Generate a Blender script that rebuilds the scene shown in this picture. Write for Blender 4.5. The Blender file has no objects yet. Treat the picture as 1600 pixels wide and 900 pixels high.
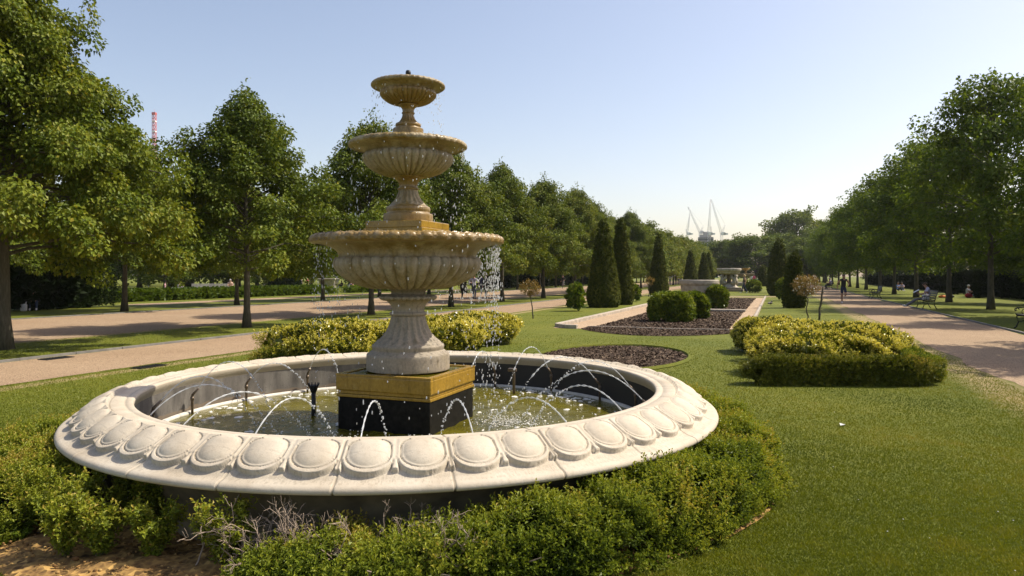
import bpy, math, random
import numpy as np
from mathutils import Vector, Matrix

R = math.radians
rng = np.random.default_rng(7)
random.seed(7)
scene = bpy.context.scene
C = scene.collection

# ------------------------------------------------------------------ camera, world, sun, exposure
CAM_H = 1.65
FPX = 1113.0                       # focal length in pixels of the 1600-wide photograph
cam = bpy.data.cameras.new('camera'); cam.sensor_width = 36; cam.lens = 36 * FPX / 1600
cam.shift_y = -20 / 1600; cam.clip_start = 0.05; cam.clip_end = 5000
cam_ob = bpy.data.objects.new('camera', cam); C.objects.link(cam_ob)
cam_ob.location = (0, 0, CAM_H); cam_ob.rotation_euler = (R(90), 0, 0)
scene.camera = cam_ob

SUN_EL = 52.0
SUN_AZ = (0.97, 0.24)
world = bpy.data.worlds.new('World'); scene.world = world; world.use_nodes = True
wn = world.node_tree.nodes; wl = world.node_tree.links
bg = wn['Background']
sky = wn.new('ShaderNodeTexSky'); sky.sky_type = 'NISHITA'; sky.sun_disc = False
sky.sun_elevation = R(SUN_EL); sky.sun_rotation = math.atan2(SUN_AZ[0], SUN_AZ[1])
sky.air_density = 1.0; sky.dust_density = 1.8; sky.ozone_density = 2.5; sky.altitude = 20
wb = wn.new('ShaderNodeMix'); wb.data_type = 'RGBA'; wb.blend_type = 'MULTIPLY'; wb.inputs[0].default_value = 1   # the camera's daylight white balance
wb.inputs[7].default_value = (1.17, .98, .86, 1); wl.new(sky.outputs[0], wb.inputs[6]); wl.new(wb.outputs[2], bg.inputs[0]); bg.inputs[1].default_value = 0.14
sun = bpy.data.lights.new('sun', 'SUN'); sun.energy = 4.2; sun.angle = R(0.53); sun.color = (1.0, 0.92, 0.77)
sun_ob = bpy.data.objects.new('sun', sun); C.objects.link(sun_ob)
ce = math.cos(R(SUN_EL))
sd = Vector((SUN_AZ[0] * ce, SUN_AZ[1] * ce, math.sin(R(SUN_EL))))
sun_ob.rotation_euler = sd.to_track_quat('Z', 'Y').to_euler(); sun_ob.location = (20, 5, 40)
scene.view_settings.view_transform = 'Standard'; scene.view_settings.look = 'None'
scene.view_settings.exposure = 0.62; scene.view_settings.gamma = 1
scene.view_settings.use_curve_mapping = False
cy = scene.cycles
cy.max_bounces = 7; cy.diffuse_bounces = 3; cy.glossy_bounces = 3; cy.transmission_bounces = 4
cy.transparent_max_bounces = 8; cy.caustics_reflective = False; cy.caustics_refractive = False
cy.volume_bounces = 0
cy.use_denoising = True
cy.sample_clamp_indirect = 4.0

# ------------------------------------------------------------------ the avenue's own axes
TH = R(20.36); SN, CS = math.sin(TH), math.cos(TH)
def A(u, v, z=0.0):                # u metres along the avenue, v metres to its right
    return (SN * u + CS * v, CS * u - SN * v, z)
def UV(x, y): return (SN * x + CS * y, CS * x - SN * y)
def G(px, py):                     # a point of the ground
    d = CAM_H * FPX / (py - 430.0); return ((px - 800) / FPX * d, d)
def P(px, d): return ((px - 800) / FPX * d, d)

# ------------------------------------------------------------------ mesh helpers
def norm(a): return a / np.maximum(np.linalg.norm(a, axis=-1, keepdims=True), 1e-9)
class MB:
    def __init__(s): s.V = []; s.F = []; s.n = 0
    def add(s, V, F, mi=0, tint=0.5, smooth=False):
        V = np.asarray(V, float).reshape(-1, 3); F = np.asarray(F, int)
        if len(F) == 0: return s
        t = np.broadcast_to(np.asarray(tint, float), (len(F),))
        m = np.broadcast_to(np.asarray(mi, int), (len(F),))
        s.F.append((F + s.n, m, t, smooth)); s.V.append(V); s.n += len(V); return s
    def box(s, c, size, rz=0.0, mi=0, tint=0.5, rx=0.0, ry=0.0):
        x, y, z = [k / 2 for k in size]
        V = np.array([[-x,-y,-z],[x,-y,-z],[x,y,-z],[-x,y,-z],[-x,-y,z],[x,-y,z],[x,y,z],[-x,y,z]])
        M = np.array(Matrix.Rotation(rz, 3, 'Z') @ Matrix.Rotation(ry, 3, 'Y') @ Matrix.Rotation(rx, 3, 'X'))
        F = [[0,3,2,1],[4,5,6,7],[0,1,5,4],[1,2,6,5],[2,3,7,6],[3,0,4,7]]
        return s.add(V @ M.T + np.array(c), F, mi, tint)
    def bevel_box(s, c, size, bev, rz=0.0, mi=0, tint=0.5):
        x, y, z = [k / 2 for k in size]; b = bev
        prof = [(-z, b), (-z + b * .3, b * .3), (-z + b, 0), (z - b, 0), (z - b * .3, b * .3), (z, b)]
        rings = []
        for zz, ins in prof:
            X, Y, k = x - ins, y - ins, max(b - ins, b * .25) * .6
            rings.append([(-X + k, -Y), (X - k, -Y), (X, -Y + k), (X, Y - k), (X - k, Y), (-X + k, Y), (-X, Y - k), (-X, -Y + k)])
        V = [(p[0], p[1], prof[i][0]) for i, r in enumerate(rings) for p in r]
        cz, sz = math.cos(rz), math.sin(rz)
        V = np.array(V); V = np.stack([V[:,0]*cz - V[:,1]*sz, V[:,0]*sz + V[:,1]*cz, V[:,2]], 1) + np.array(c)
        F = [[i*8+j, i*8+(j+1)%8, (i+1)*8+(j+1)%8, (i+1)*8+j] for i in range(len(prof)-1) for j in range(8)]
        s.add(V, F, mi, tint)
        L = (len(prof)-1)*8
        s.F.append((np.array([[0,7,6,5,4,3,2,1]]) + s.n - len(V), np.array([mi]), np.array([tint]), False))
        s.F.append((np.array([[L+j for j in range(8)]]) + s.n - len(V), np.array([mi]), np.array([tint]), False))
        return s
    def tube(s, pts, rad, seg=8, mi=0, tint=0.5, smooth=True, cap=True):
        pts = np.asarray(pts, float); n = len(pts); rad = np.broadcast_to(np.asarray(rad, float), (n,))
        T = norm(np.gradient(pts, axis=0)); up = np.array([0, 0, 1.0])
        if abs(T[0][2]) > .9: up = np.array([1.0, 0, 0])
        B = norm(np.cross(T, up)); N = np.cross(B, T)
        a = np.linspace(0, 2*np.pi, seg, endpoint=False)
        V = pts[:,None,:] + rad[:,None,None]*(np.cos(a)[None,:,None]*B[:,None,:] + np.sin(a)[None,:,None]*N[:,None,:])
        i = np.arange(n-1)[:,None]; j = np.arange(seg)[None,:]; k = (j+1) % seg
        F = np.stack([i*seg+j, i*seg+k, (i+1)*seg+k, (i+1)*seg+j], -1).reshape(-1, 4)
        s.add(V.reshape(-1,3), F, mi, tint, smooth)
        if cap:
            b = s.n - n*seg
            for ids in (list(range(seg))[::-1], [(n-1)*seg + q for q in range(seg)]):
                s.F.append((np.array([ids]) + b, np.array([mi]), np.array([float(np.mean(tint))]), False))
        return s
    def lathe(s, prof, seg=64, disp=None, mi=0, tint=0.5, smooth=True, c=(0,0,0), cap=False):
        prof = np.asarray(prof, float); n = len(prof)
        a = np.linspace(0, 2*np.pi, seg, endpoint=False)
        r = np.repeat(prof[:,0:1], seg, 1); z = np.repeat(prof[:,1:2], seg, 1)
        if disp is not None:
            g = norm(np.gradient(prof, axis=0)); nr, nz = g[:,1], -g[:,0]      # outward normal of the profile
            d = disp(np.arange(n)[:,None], a[None,:]) * np.ones((n, seg))
            r = r + nr[:,None]*d; z = z + nz[:,None]*d
        V = np.stack([r*np.cos(a)[None]+c[0], r*np.sin(a)[None]+c[1], z+c[2]], -1).reshape(-1,3)
        i = np.arange(n-1)[:,None]; j = np.arange(seg)[None,:]; k = (j+1) % seg
        F = np.stack([i*seg+j, i*seg+k, (i+1)*seg+k, (i+1)*seg+j], -1).reshape(-1,4)
        s.add(V, F, mi, tint, smooth)
        if cap:
            b = s.n - n*seg
            s.F.append((np.array([[(n-1)*seg+q for q in range(seg)]]) + b, np.array([mi]), np.array([.5]), False))
        return s
    def ball(s, c, r, mi=0, tint=0.5, seg=8, rings=6, M=None):
        r = np.broadcast_to(np.asarray(r, float), (3,))
        t = np.linspace(0, np.pi, rings+1)[1:-1]; a = np.linspace(0, 2*np.pi, seg, endpoint=False)
        V = np.stack([np.sin(t)[:,None]*np.cos(a), np.sin(t)[:,None]*np.sin(a), np.repeat(np.cos(t)[:,None], seg, 1)], -1).reshape(-1,3)
        V = np.vstack([V, [[0,0,1],[0,0,-1]]]) * r
        if M is not None: V = V @ np.asarray(M).T
        n = rings-1; i = np.arange(n-1)[:,None]; j = np.arange(seg)[None,:]; k = (j+1)%seg
        F = np.stack([i*seg+j, (i+1)*seg+j, (i+1)*seg+k, i*seg+k], -1).reshape(-1,4)
        b = s.n; s.add(V + np.array(c), F, mi, tint, True)
        j = np.arange(seg); k = (j+1)%seg
        T = np.vstack([np.stack([np.full(seg, n*seg), j, k], 1), np.stack([np.full(seg, n*seg+1), (n-1)*seg+k, (n-1)*seg+j], 1)])
        s.F.append((T + b, np.full(len(T), mi), np.full(len(T), float(tint)), True)); return s
    def sheet(s, poly, z, mi=0):
        V = [(x, y, z) for x, y in poly]; b = s.n; s.V.append(np.array(V, float)); s.n += len(V)
        s.F.append((np.arange(len(V))[None] + b, np.array([mi]), np.array([.5]), False)); return s
    def data(s, name, mats):
        V = np.concatenate(s.V); me = bpy.data.meshes.new(name)
        loops = np.concatenate([f.ravel() for f, *_ in s.F]); tot = np.concatenate([np.full(len(f), f.shape[1]) for f, *_ in s.F])
        me.vertices.add(len(V)); me.vertices.foreach_set('co', V.astype(np.float32).ravel())
        me.loops.add(len(loops)); me.loops.foreach_set('vertex_index', loops.astype(np.int32))
        me.polygons.add(len(tot)); st = np.concatenate([[0], np.cumsum(tot)[:-1]])
        me.polygons.foreach_set('loop_start', st.astype(np.int32))
        me.polygons.foreach_set('material_index', np.concatenate([m for _, m, _, _ in s.F]).astype(np.int32))
        me.polygons.foreach_set('use_smooth', np.concatenate([np.full(len(f), sm) for f, _, _, sm in s.F]))
        at = me.attributes.new('tint', 'FLOAT', 'FACE'); at.data.foreach_set('value', np.concatenate([t for _, _, t, _ in s.F]).astype(np.float32))
        for m in (mats if isinstance(mats, (list, tuple)) else [mats]): me.materials.append(m)
        me.update(calc_edges=True); return me
    def build(s, name, mats, parent=None, loc=None):
        return link(name, s.data(name, mats), parent, loc)

def link(name, data, parent=None, loc=None, rz=0.0, scale=1.0):
    o = bpy.data.objects.new(name, data); C.objects.link(o)
    if parent is not None: o.parent = parent
    if loc is not None: o.location = loc
    o.rotation_euler = (0, 0, rz)
    if scale != 1.0: o.scale = (scale, scale, scale) if not isinstance(scale, tuple) else scale
    return o
def tag(o, label=None, cat=None, group=None, kind=None):
    if label: o['label'] = label
    if cat: o['category'] = cat
    if group: o['group'] = group
    if kind: o['kind'] = kind
    return o
def thing(name, label, cat, loc=(0,0,0), rz=0.0, group=None, scale=1.0):
    return tag(link(name, None, None, loc, rz, scale), label, cat, group)
def struct(name, mb, mats): return tag(mb.build(name, mats), kind='structure')

def noise3(Pn, f, seed, oct=2):
    r = np.random.default_rng(seed); out = 0; amp = 1.0; tot = 0
    for o in range(oct):
        acc = 0
        for k in range(5):
            d = r.normal(size=3); d /= np.linalg.norm(d); acc = acc + np.sin(Pn @ d * f * r.uniform(.7, 1.4) * 6.283 + r.uniform(0, 6.28))
        out = out + amp * acc / 2.6; tot += amp; amp *= .5; f *= 2.1
    return out / tot

# ------------------------------------------------------------------ materials
def newmat(name):
    m = bpy.data.materials.new(name); m.use_nodes = True
    nt = m.node_tree; b = nt.nodes['Principled BSDF']; return m, nt, b
def nd(nt, t, **kw):
    n = nt.nodes.new(t)
    for k, v in kw.items(): setattr(n, k, v)
    return n
def ramp(nt, fac, stops):
    r = nd(nt, 'ShaderNodeValToRGB'); e = r.color_ramp.elements
    while len(e) < len(stops): e.new(.5)
    for i, (p, c) in enumerate(stops): e[i].position = p; e[i].color = (*c, 1)
    nt.links.new(fac, r.inputs[0]); return r.outputs[0]
def noise(nt, scale, detail=4, rough=.55, vec=None, out=0):
    n = nd(nt, 'ShaderNodeTexNoise'); n.inputs['Scale'].default_value = scale; n.inputs['Detail'].default_value = detail
    n.inputs['Roughness'].default_value = rough
    if vec is not None: nt.links.new(vec, n.inputs['Vector'])
    return n.outputs[out]
def mixc(nt, fac, a, b, mode='MIX'):
    m = nd(nt, 'ShaderNodeMix', data_type='RGBA', blend_type=mode)
    for s, v in ((m.inputs[0], fac), (m.inputs[6], a), (m.inputs[7], b)):
        if isinstance(v, (int, float)): s.default_value = v
        elif isinstance(v, tuple): s.default_value = (*v, 1)
        else: nt.links.new(v, s)
    return m.outputs[2]
def mth(nt, op, a, b=None, clamp=False):
    m = nd(nt, 'ShaderNodeMath', operation=op, use_clamp=clamp)
    for i, v in enumerate((a, b)):
        if v is None: continue
        if isinstance(v, (int, float)): m.inputs[i].default_value = v
        else: nt.links.new(v, m.inputs[i])
    return m.outputs[0]
def pos(nt, obj=False):
    return nd(nt, 'ShaderNodeTexCoord').outputs['Object'] if obj else nd(nt, 'ShaderNodeNewGeometry').outputs['Position']
def bump(nt, b, h, strength=.3, dist=.01):
    n = nd(nt, 'ShaderNodeBump'); n.inputs['Strength'].default_value = strength; n.inputs['Distance'].default_value = dist
    nt.links.new(h, n.inputs['Height']); nt.links.new(n.outputs[0], b.inputs['Normal'])
def attr(nt, name='tint'): return nd(nt, 'ShaderNodeAttribute', attribute_name=name).outputs['Fac']

def plain(name, col, rough=.6, metal=0, var=.15, scale=12):
    m, nt, b = newmat(name)
    n = noise(nt, scale, 3, vec=pos(nt, True))
    c = ramp(nt, n, [(.25, tuple(k*(1-var) for k in col)), (.75, tuple(min(1, k*(1+var)) for k in col))])
    nt.links.new(c, b.inputs['Base Color']); b.inputs['Roughness'].default_value = rough; b.inputs['Metallic'].default_value = metal
    return m
def leaf(name, stops, trans=.35, rough=.45, spec=.35, world_var=.0):
    m, nt, b = newmat(name)
    f = attr(nt)
    if world_var:
        oi = nd(nt, 'ShaderNodeObjectInfo').outputs['Random']
        f = mth(nt, 'ADD', f, mth(nt, 'MULTIPLY', mth(nt, 'SUBTRACT', oi, .5), world_var), True)
    c = ramp(nt, f, stops)
    nt.links.new(c, b.inputs['Base Color']); b.inputs['Roughness'].default_value = rough
    b.inputs['Specular IOR Level'].default_value = spec
    t = nd(nt, 'ShaderNodeBsdfTranslucent'); nt.links.new(mixc(nt, 1.0, c, (1.25, 1.15, .55), 'MULTIPLY'), t.inputs[0])
    mx = nd(nt, 'ShaderNodeMixShader'); mx.inputs[0].default_value = trans
    nt.links.new(b.outputs[0], mx.inputs[1]); nt.links.new(t.outputs[0], mx.inputs[2])
    nt.links.new(mx.outputs[0], nt.nodes['Material Output'].inputs[0]); return m

M = {}
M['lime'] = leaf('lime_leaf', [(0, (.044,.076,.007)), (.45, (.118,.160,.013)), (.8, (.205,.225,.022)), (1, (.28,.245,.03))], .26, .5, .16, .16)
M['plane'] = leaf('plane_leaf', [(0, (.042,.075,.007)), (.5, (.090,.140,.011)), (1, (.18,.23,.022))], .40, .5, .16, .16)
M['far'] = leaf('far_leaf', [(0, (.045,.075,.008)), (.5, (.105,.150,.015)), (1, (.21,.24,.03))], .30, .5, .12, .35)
M['yew'] = leaf('yew_leaf', [(0, (.042,.058,.007)), (.6, (.115,.132,.014)), (1, (.24,.22,.028))], .2, .6, .1)
M['darkhedge'] = leaf('hedge_leaf', [(0, (.012,.022,.006)), (.6, (.024,.042,.010)), (1, (.06,.08,.02))], .12, .55, .1)
M['box'] = leaf('box_leaf', [(0, (.055,.088,.008)), (.5, (.155,.20,.018)), (.85, (.29,.31,.035)), (1, (.38,.30,.06))], .32, .45, .18)
M['boxbrown'] = leaf('box_leaf_bronzed', [(0, (.050,.066,.007)), (.5, (.155,.165,.017)), (.8, (.26,.245,.030)), (1, (.34,.22,.05))], .2, .45, .15)
M['golden'] = leaf('golden_leaf', [(0, (.040,.058,.006)), (.3, (.15,.165,.013)), (.6, (.45,.41,.038)), (1, (.74,.66,.17))], .28, .25, .5)
M['fresh'] = leaf('fresh_leaf', [(0, (.05,.085,.008)), (.6, (.12,.175,.015)), (1, (.23,.27,.03))], .36, .5, .15)
M['laurel'] = leaf('laurel_leaf', [(0, (.05,.085,.008)), (.5, (.18,.235,.022)), (1, (.36,.39,.055))], .30, .35, .28)
M['bronze'] = leaf('bronze_leaf', [(0, (.09,.065,.015)), (.5, (.19,.13,.03)), (1, (.34,.22,.06))], .35, .4, .4)
M['bark'] = None
def bark():
    m, nt, b = newmat('bark'); p = pos(nt, True)
    mp = nd(nt, 'ShaderNodeMapping'); mp.inputs['Scale'].default_value = (1, 1, .22); nt.links.new(p, mp.inputs[0])
    n = noise(nt, 22, 6, .65, mp.outputs[0]); n2 = noise(nt, 2.5, 3, vec=p)
    c = ramp(nt, n, [(.3, (.035,.026,.017)), (.55, (.085,.068,.046)), (.75, (.15,.13,.10))])
    c = mixc(nt, mth(nt, 'MULTIPLY', n2, .5), c, (.07,.075,.04))
    nt.links.new(c, b.inputs['Base Color']); b.inputs['Roughness'].default_value = .85
    bump(nt, b, n, .8, .02); return m
M['bark'] = bark()
M['twig'] = plain('dead_twig', (.30,.23,.17), .8, var=.35, scale=30)
M['stem'] = plain('green_stem', (.10,.10,.03), .7)

def stone_white():
    m, nt, b = newmat('pale_stone'); p = pos(nt, True)
    n1 = noise(nt, 3.2, 6, .62, p); n2 = noise(nt, 34, 5, .6, p); n3 = noise(nt, 150, 2, .5, p)
    c = ramp(nt, n1, [(.25, (.40,.335,.25)), (.5, (.48,.42,.33)), (.78, (.55,.495,.405))])
    c = mixc(nt, mth(nt, 'MULTIPLY', mth(nt, 'SUBTRACT', n2, .52, True), 1.6, True), c, (.30,.24,.17))
    c = mixc(nt, mth(nt, 'MULTIPLY', mth(nt, 'GREATER_THAN', n3, .685), .55), c, (.22,.19,.15))
    f = attr(nt)                                           # tint 0.5 = clean, above = dirt in the joints
    c = mixc(nt, mth(nt, 'MULTIPLY', mth(nt, 'SUBTRACT', f, .5, True), 2.0, True), c, (.16,.13,.09))
    nt.links.new(c, b.inputs['Base Color']); b.inputs['Roughness'].default_value = .75; b.inputs['Specular IOR Level'].default_value = .3
    bump(nt, b, mth(nt, 'ADD', n2, mth(nt, 'MULTIPLY', n3, .4)), .35, .006); return m
M['white_stone'] = stone_white()
def stone_wet(name, wetcol, drycol, wetness, rough_wet=.22, streak=9):
    m, nt, b = newmat(name); p = pos(nt, True)
    mp = nd(nt, 'ShaderNodeMapping'); mp.inputs['Scale'].default_value = (1, 1, .22); nt.links.new(p, mp.inputs[0])
    n1 = noise(nt, streak, 5, .6, mp.outputs[0]); n2 = noise(nt, 45, 5, .6, p); n3 = noise(nt, 3, 4, .6, p)
    w = mth(nt, 'MULTIPLY', mth(nt, 'SUBTRACT', mth(nt, 'ADD', n1, wetness), .75), 4.5, True)
    d = ramp(nt, n2, [(.3, tuple(k*.78 for k in drycol)), (.7, tuple(k*1.12 for k in drycol))])
    wc = ramp(nt, mth(nt, 'ADD', mth(nt, 'MULTIPLY', n2, .5), mth(nt, 'MULTIPLY', n3, .5)), [(.3, tuple(k*.6 for k in wetcol)), (.52, wetcol), (.72, tuple(k*1.3 for k in wetcol))])
    mp2 = nd(nt, 'ShaderNodeMapping'); mp2.inputs['Scale'].default_value = (1, 1, .12); nt.links.new(p, mp2.inputs[0])
    st = noise(nt, 26, 4, .7, mp2.outputs[0]); bl = noise(nt, 11, 5, .7, p)
    c = mixc(nt, w, d, wc)
    c = mixc(nt, mth(nt, 'MULTIPLY', mth(nt, 'SUBTRACT', st, .53, True), 3.2, True), c, tuple(k*.38 for k in wetcol))          # dark runs of algae
    c = mixc(nt, mth(nt, 'MULTIPLY', mth(nt, 'SUBTRACT', bl, .58, True), 3.0, True), c, tuple(min(1, k*1.25) for k in drycol))  # bloom of lime
    nt.links.new(c, b.inputs['Base Color'])
    nt.links.new(mth(nt, 'ADD', mth(nt, 'MULTIPLY', w, rough_wet - .75), .75), b.inputs['Roughness'])
    bump(nt, b, mth(nt, 'ADD', n2, n1), .22, .006); return m
M['wet_gold'] = stone_wet('wet_ochre_stone', (.235,.15,.044), (.38,.30,.19), .48, .35)
M['wet_bowl'] = stone_wet('wet_carved_stone', (.205,.142,.046), (.36,.295,.19), .36, .35)
M['dry_stone'] = stone_wet('weathered_stone', (.20,.155,.075), (.31,.262,.195), .20, .4)
M['gad_stone'] = stone_wet('streaked_stone', (.19,.138,.052), (.335,.285,.21), .27, .4)
M['block_gold'] = stone_wet('ochre_block', (.33,.20,.03), (.42,.30,.09), .80, .22)
M['black_stone'] = plain('black_stone', (.012,.011,.009), .55, var=.6, scale=25)
def wall_grey():
    m, nt, b = newmat('basin_lining'); p = pos(nt, True)
    mp = nd(nt, 'ShaderNodeMapping'); mp.inputs['Scale'].default_value = (1, 1, .3); nt.links.new(p, mp.inputs[0])
    n1 = noise(nt, 7, 6, .65, mp.outputs[0]); n2 = noise(nt, 60, 3, .5, p)
    c = ramp(nt, n1, [(.3, (.055,.05,.044)), (.5, (.12,.108,.096)), (.75, (.21,.195,.17))])
    c = mixc(nt, mth(nt, 'GREATER_THAN', n2, .66), c, (.07,.06,.055))
    z = nd(nt, 'ShaderNodeSeparateXYZ'); nt.links.new(p, z.inputs[0])
    wet = mth(nt, 'LESS_THAN', mth(nt, 'ADD', z.outputs[2], mth(nt, 'MULTIPLY', n1, .10)), .375)
    c = mixc(nt, mth(nt, 'MULTIPLY', wet, .5), c, (.20,.14,.08))
    wet_shade = mth(nt, 'SUBTRACT', mth(nt, 'ADD', mth(nt, 'SUBTRACT', z.outputs[0], FXX), mth(nt, 'MULTIPLY', n1, .8)), .2, True)   # wet stone plus the sunward wall's shade, painted in as near black
    c = mixc(nt, mth(nt, 'MULTIPLY', wet_shade, 2.2, True), c, (.022,.020,.018))
    nt.links.new(c, b.inputs['Base Color']); b.inputs['Roughness'].default_value = .7
    bump(nt, b, n2, .3, .005); return m
FXX = -0.976
M['lining'] = wall_grey()
M['lime_scale'] = plain('lime_scale', (.55,.52,.46), .6)
M['shade_stone'] = plain('shade_base_stone', (.19,.155,.09), .7, var=.5, scale=6)  # shade below the rim, painted into the stone as a darker brown
M['pipe'] = plain('copper_pipe', (.16,.12,.085), .45, .5, .3, 40)
M['dark_metal'] = plain('dark_metal', (.022,.022,.022), .5, .4)

M['black_stone'].node_tree.nodes['Principled BSDF'].inputs['Specular IOR Level'].default_value = .12
def water_mat():
    m, nt, b = newmat('pond_water'); p = pos(nt, True)
    n = noise(nt, 9, 4, .6, p); n2 = noise(nt, 30, 3, .6, p); n3 = noise(nt, 2.2, 3, .5, p)
    c = ramp(nt, n3, [(.3, (.070,.062,.004)), (.6, (.125,.108,.006)), (.8, (.09,.085,.010))])
    nt.links.new(c, b.inputs['Base Color']); b.inputs['Roughness'].default_value = .04; b.inputs['IOR'].default_value = 1.33
    bump(nt, b, mth(nt, 'ADD', n, mth(nt, 'MULTIPLY', n2, .6)), .55, .02); return m
M['water'] = water_mat()
M['foam'] = plain('foam', (.62,.61,.56), .5, var=.15)
def jet_mat():
    m, nt, b = newmat('spray_water'); b.inputs['Base Color'].default_value = (.80,.82,.84,1); b.inputs['Roughness'].default_value = .12
    b.inputs['IOR'].default_value = 1.33
    t = nd(nt, 'ShaderNodeBsdfTransparent'); mx = nd(nt, 'ShaderNodeMixShader'); mx.inputs[0].default_value = .42
    nt.links.new(t.outputs[0], mx.inputs[1]); nt.links.new(b.outputs[0], mx.inputs[2])
    nt.links.new(mx.outputs[0], nt.nodes['Material Output'].inputs[0]); return m
M['jet'] = jet_mat()

def grass_ground():
    m, nt, b = newmat('lawn'); p = pos(nt)
    n1 = noise(nt, .35, 4, .55, p); n2 = noise(nt, 4.0, 5, .65, p); n3 = noise(nt, 70, 3, .7, p)
    s = mth(nt, 'ADD', mth(nt, 'MULTIPLY', n1, .45), mth(nt, 'ADD', mth(nt, 'MULTIPLY', n2, .3), mth(nt, 'MULTIPLY', n3, .45)))
    c = ramp(nt, s, [(.36, (.058,.080,.006)), (.56, (.108,.128,.010)), (.74, (.165,.168,.018)), (.88, (.22,.19,.04))])
    xyz = nd(nt, 'ShaderNodeSeparateXYZ'); nt.links.new(p, xyz.inputs[0])
    v = mth(nt, 'SUBTRACT', mth(nt, 'MULTIPLY', xyz.outputs[0], CS), mth(nt, 'MULTIPLY', xyz.outputs[1], SN))
    for v0, hw in ((3.05, .75), (-13.9, .5), (-10.5, .35), (-17.4, .5)):   # trodden, strawy turf along the path edges
        e = mth(nt, 'SUBTRACT', 1.0, mth(nt, 'DIVIDE', mth(nt, 'ABSOLUTE', mth(nt, 'SUBTRACT', v, v0)), hw), True)
        e = mth(nt, 'MULTIPLY', mth(nt, 'SUBTRACT', mth(nt, 'ADD', e, n2), .85, True), 2.2, True)
        c = mixc(nt, e, c, (.30,.235,.105))
    nt.links.new(c, b.inputs['Base Color']); b.inputs['Roughness'].default_value = .8; b.inputs['Specular IOR Level'].default_value = .2
    bump(nt, b, mth(nt, 'ADD', n3, mth(nt, 'MULTIPLY', n2, .5)), .8, .03); return m
M['lawn'] = grass_ground()
M['blade'] = leaf('grass_blade', [(0, (.074,.104,.006)), (.5, (.146,.174,.010)), (.85, (.235,.23,.022)), (1, (.36,.30,.09))], .3, .5, .3)
def gravel(name, c0, c1, c2, sc=60):
    m, nt, b = newmat(name); p = pos(nt)
    n1 = noise(nt, .5, 4, .6, p); n2 = noise(nt, sc, 3, .7, p)
    vo = nd(nt, 'ShaderNodeTexVoronoi'); vo.inputs['Scale'].default_value = sc; nt.links.new(p, vo.inputs['Vector'])
    s = mth(nt, 'ADD', mth(nt, 'MULTIPLY', n1, .35), mth(nt, 'ADD', mth(nt, 'MULTIPLY', n2, .35), mth(nt, 'MULTIPLY', vo.outputs['Distance'], .35)))
    c = ramp(nt, s, [(.3, c0), (.5, c1), (.72, c2)])
    sp = nd(nt, 'ShaderNodeSeparateColor'); nt.links.new(vo.outputs['Color'], sp.inputs[0])
    c = mixc(nt, mth(nt, 'MULTIPLY', mth(nt, 'GREATER_THAN', sp.outputs[0], .88), .6), c, tuple(min(1, k*1.5) for k in c2))
    c = mixc(nt, mth(nt, 'MULTIPLY', mth(nt, 'LESS_THAN', sp.outputs[1], .12), .6), c, tuple(k*.45 for k in c0))
    nt.links.new(c, b.inputs['Base Color']); b.inputs['Roughness'].default_value = .9; b.inputs['Specular IOR Level'].default_value = .2
    bump(nt, b, vo.outputs['Distance'], .6, .012); return m
M['gravel'] = gravel('path_gravel', (.205,.135,.082), (.288,.200,.125), (.37,.275,.18))
M['gravel2'] = gravel('pale_gravel', (.28,.19,.115), (.37,.265,.17), (.46,.35,.24))
M['mulch'] = gravel('bark_mulch', (.038,.025,.016), (.082,.057,.036), (.16,.115,.072), 38)
M['soil'] = gravel('sandy_soil', (.075,.042,.022), (.215,.125,.045), (.37,.23,.075), 26)
M['chip'] = leaf('bark_chip', [(0, (.032,.020,.013)), (.5, (.088,.057,.038)), (.9, (.19,.135,.09)), (1, (.38,.30,.20))], .0, .8, .2)
M['clod'] = leaf('soil_clod', [(0, (.10,.055,.025)), (.6, (.27,.155,.055)), (1, (.42,.28,.11))], .0, .9, .1)
M['kerb'] = plain('kerb_stone', (.17,.16,.145), .8, var=.3, scale=4)
M['kerb_pale'] = plain('pale_kerb_stone', (.38,.325,.26), .8, var=.35, scale=5)
M['tazza'] = plain('tazza_stone', (.37,.33,.265), .8, var=.35, scale=5)
M['tazza_dark'] = plain('stained_stone', (.20,.165,.12), .8, var=.4, scale=6)
M['iron'] = plain('black_iron', (.012,.012,.012), .4, .3)
M['greywood'] = plain('weathered_wood', (.20,.19,.175), .7, var=.3, scale=8)
M['darkwood'] = plain('green_black_wood', (.045,.045,.038), .55, var=.3, scale=8)
M['crane_white'] = plain('crane_white', (.80,.80,.80), .6, var=.05)
M['crane_red'] = plain('crane_red', (.50,.10,.09), .6, var=.05)
M['office'] = plain('office_cladding', (.20,.19,.185), .6)
M['office_pale'] = plain('office_pale', (.48,.45,.43), .7)
M['office_glass'] = plain('office_glass', (.07,.08,.09), .15)
M['teal'] = plain('teal_panel', (.10,.33,.30), .5)
M['brickpink'] = plain('pink_brick', (.42,.24,.20), .8)
_col = {}
def cloth(col, rough=.8):
    k = tuple(round(c, 3) for c in col)
    if k not in _col: _col[k] = plain('cloth', col, rough, var=.12, scale=20)
    return _col[k]

# ------------------------------------------------------------------ ground, paths, beds
FX, FY = -0.976, 6.70              # centre of the fountain
g = MB(); xs = np.concatenate([[-800,-400,-150], np.linspace(-60, 60, 25), [150,400,800]]); ys = np.concatenate([[-120,-60], np.linspace(-20, 100, 25), [250,500,800]])
X, Y = np.meshgrid(xs, ys); n, m = X.shape
i = np.arange(n-1)[:,None]; j = np.arange(m-1)[None]
g.add(np.stack([X, Y, X*0], -1).reshape(-1,3), np.stack([i*m+j, i*m+j+1, (i+1)*m+j+1, (i+1)*m+j], -1).reshape(-1,4))
struct('ground', g, M['lawn'])

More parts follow.
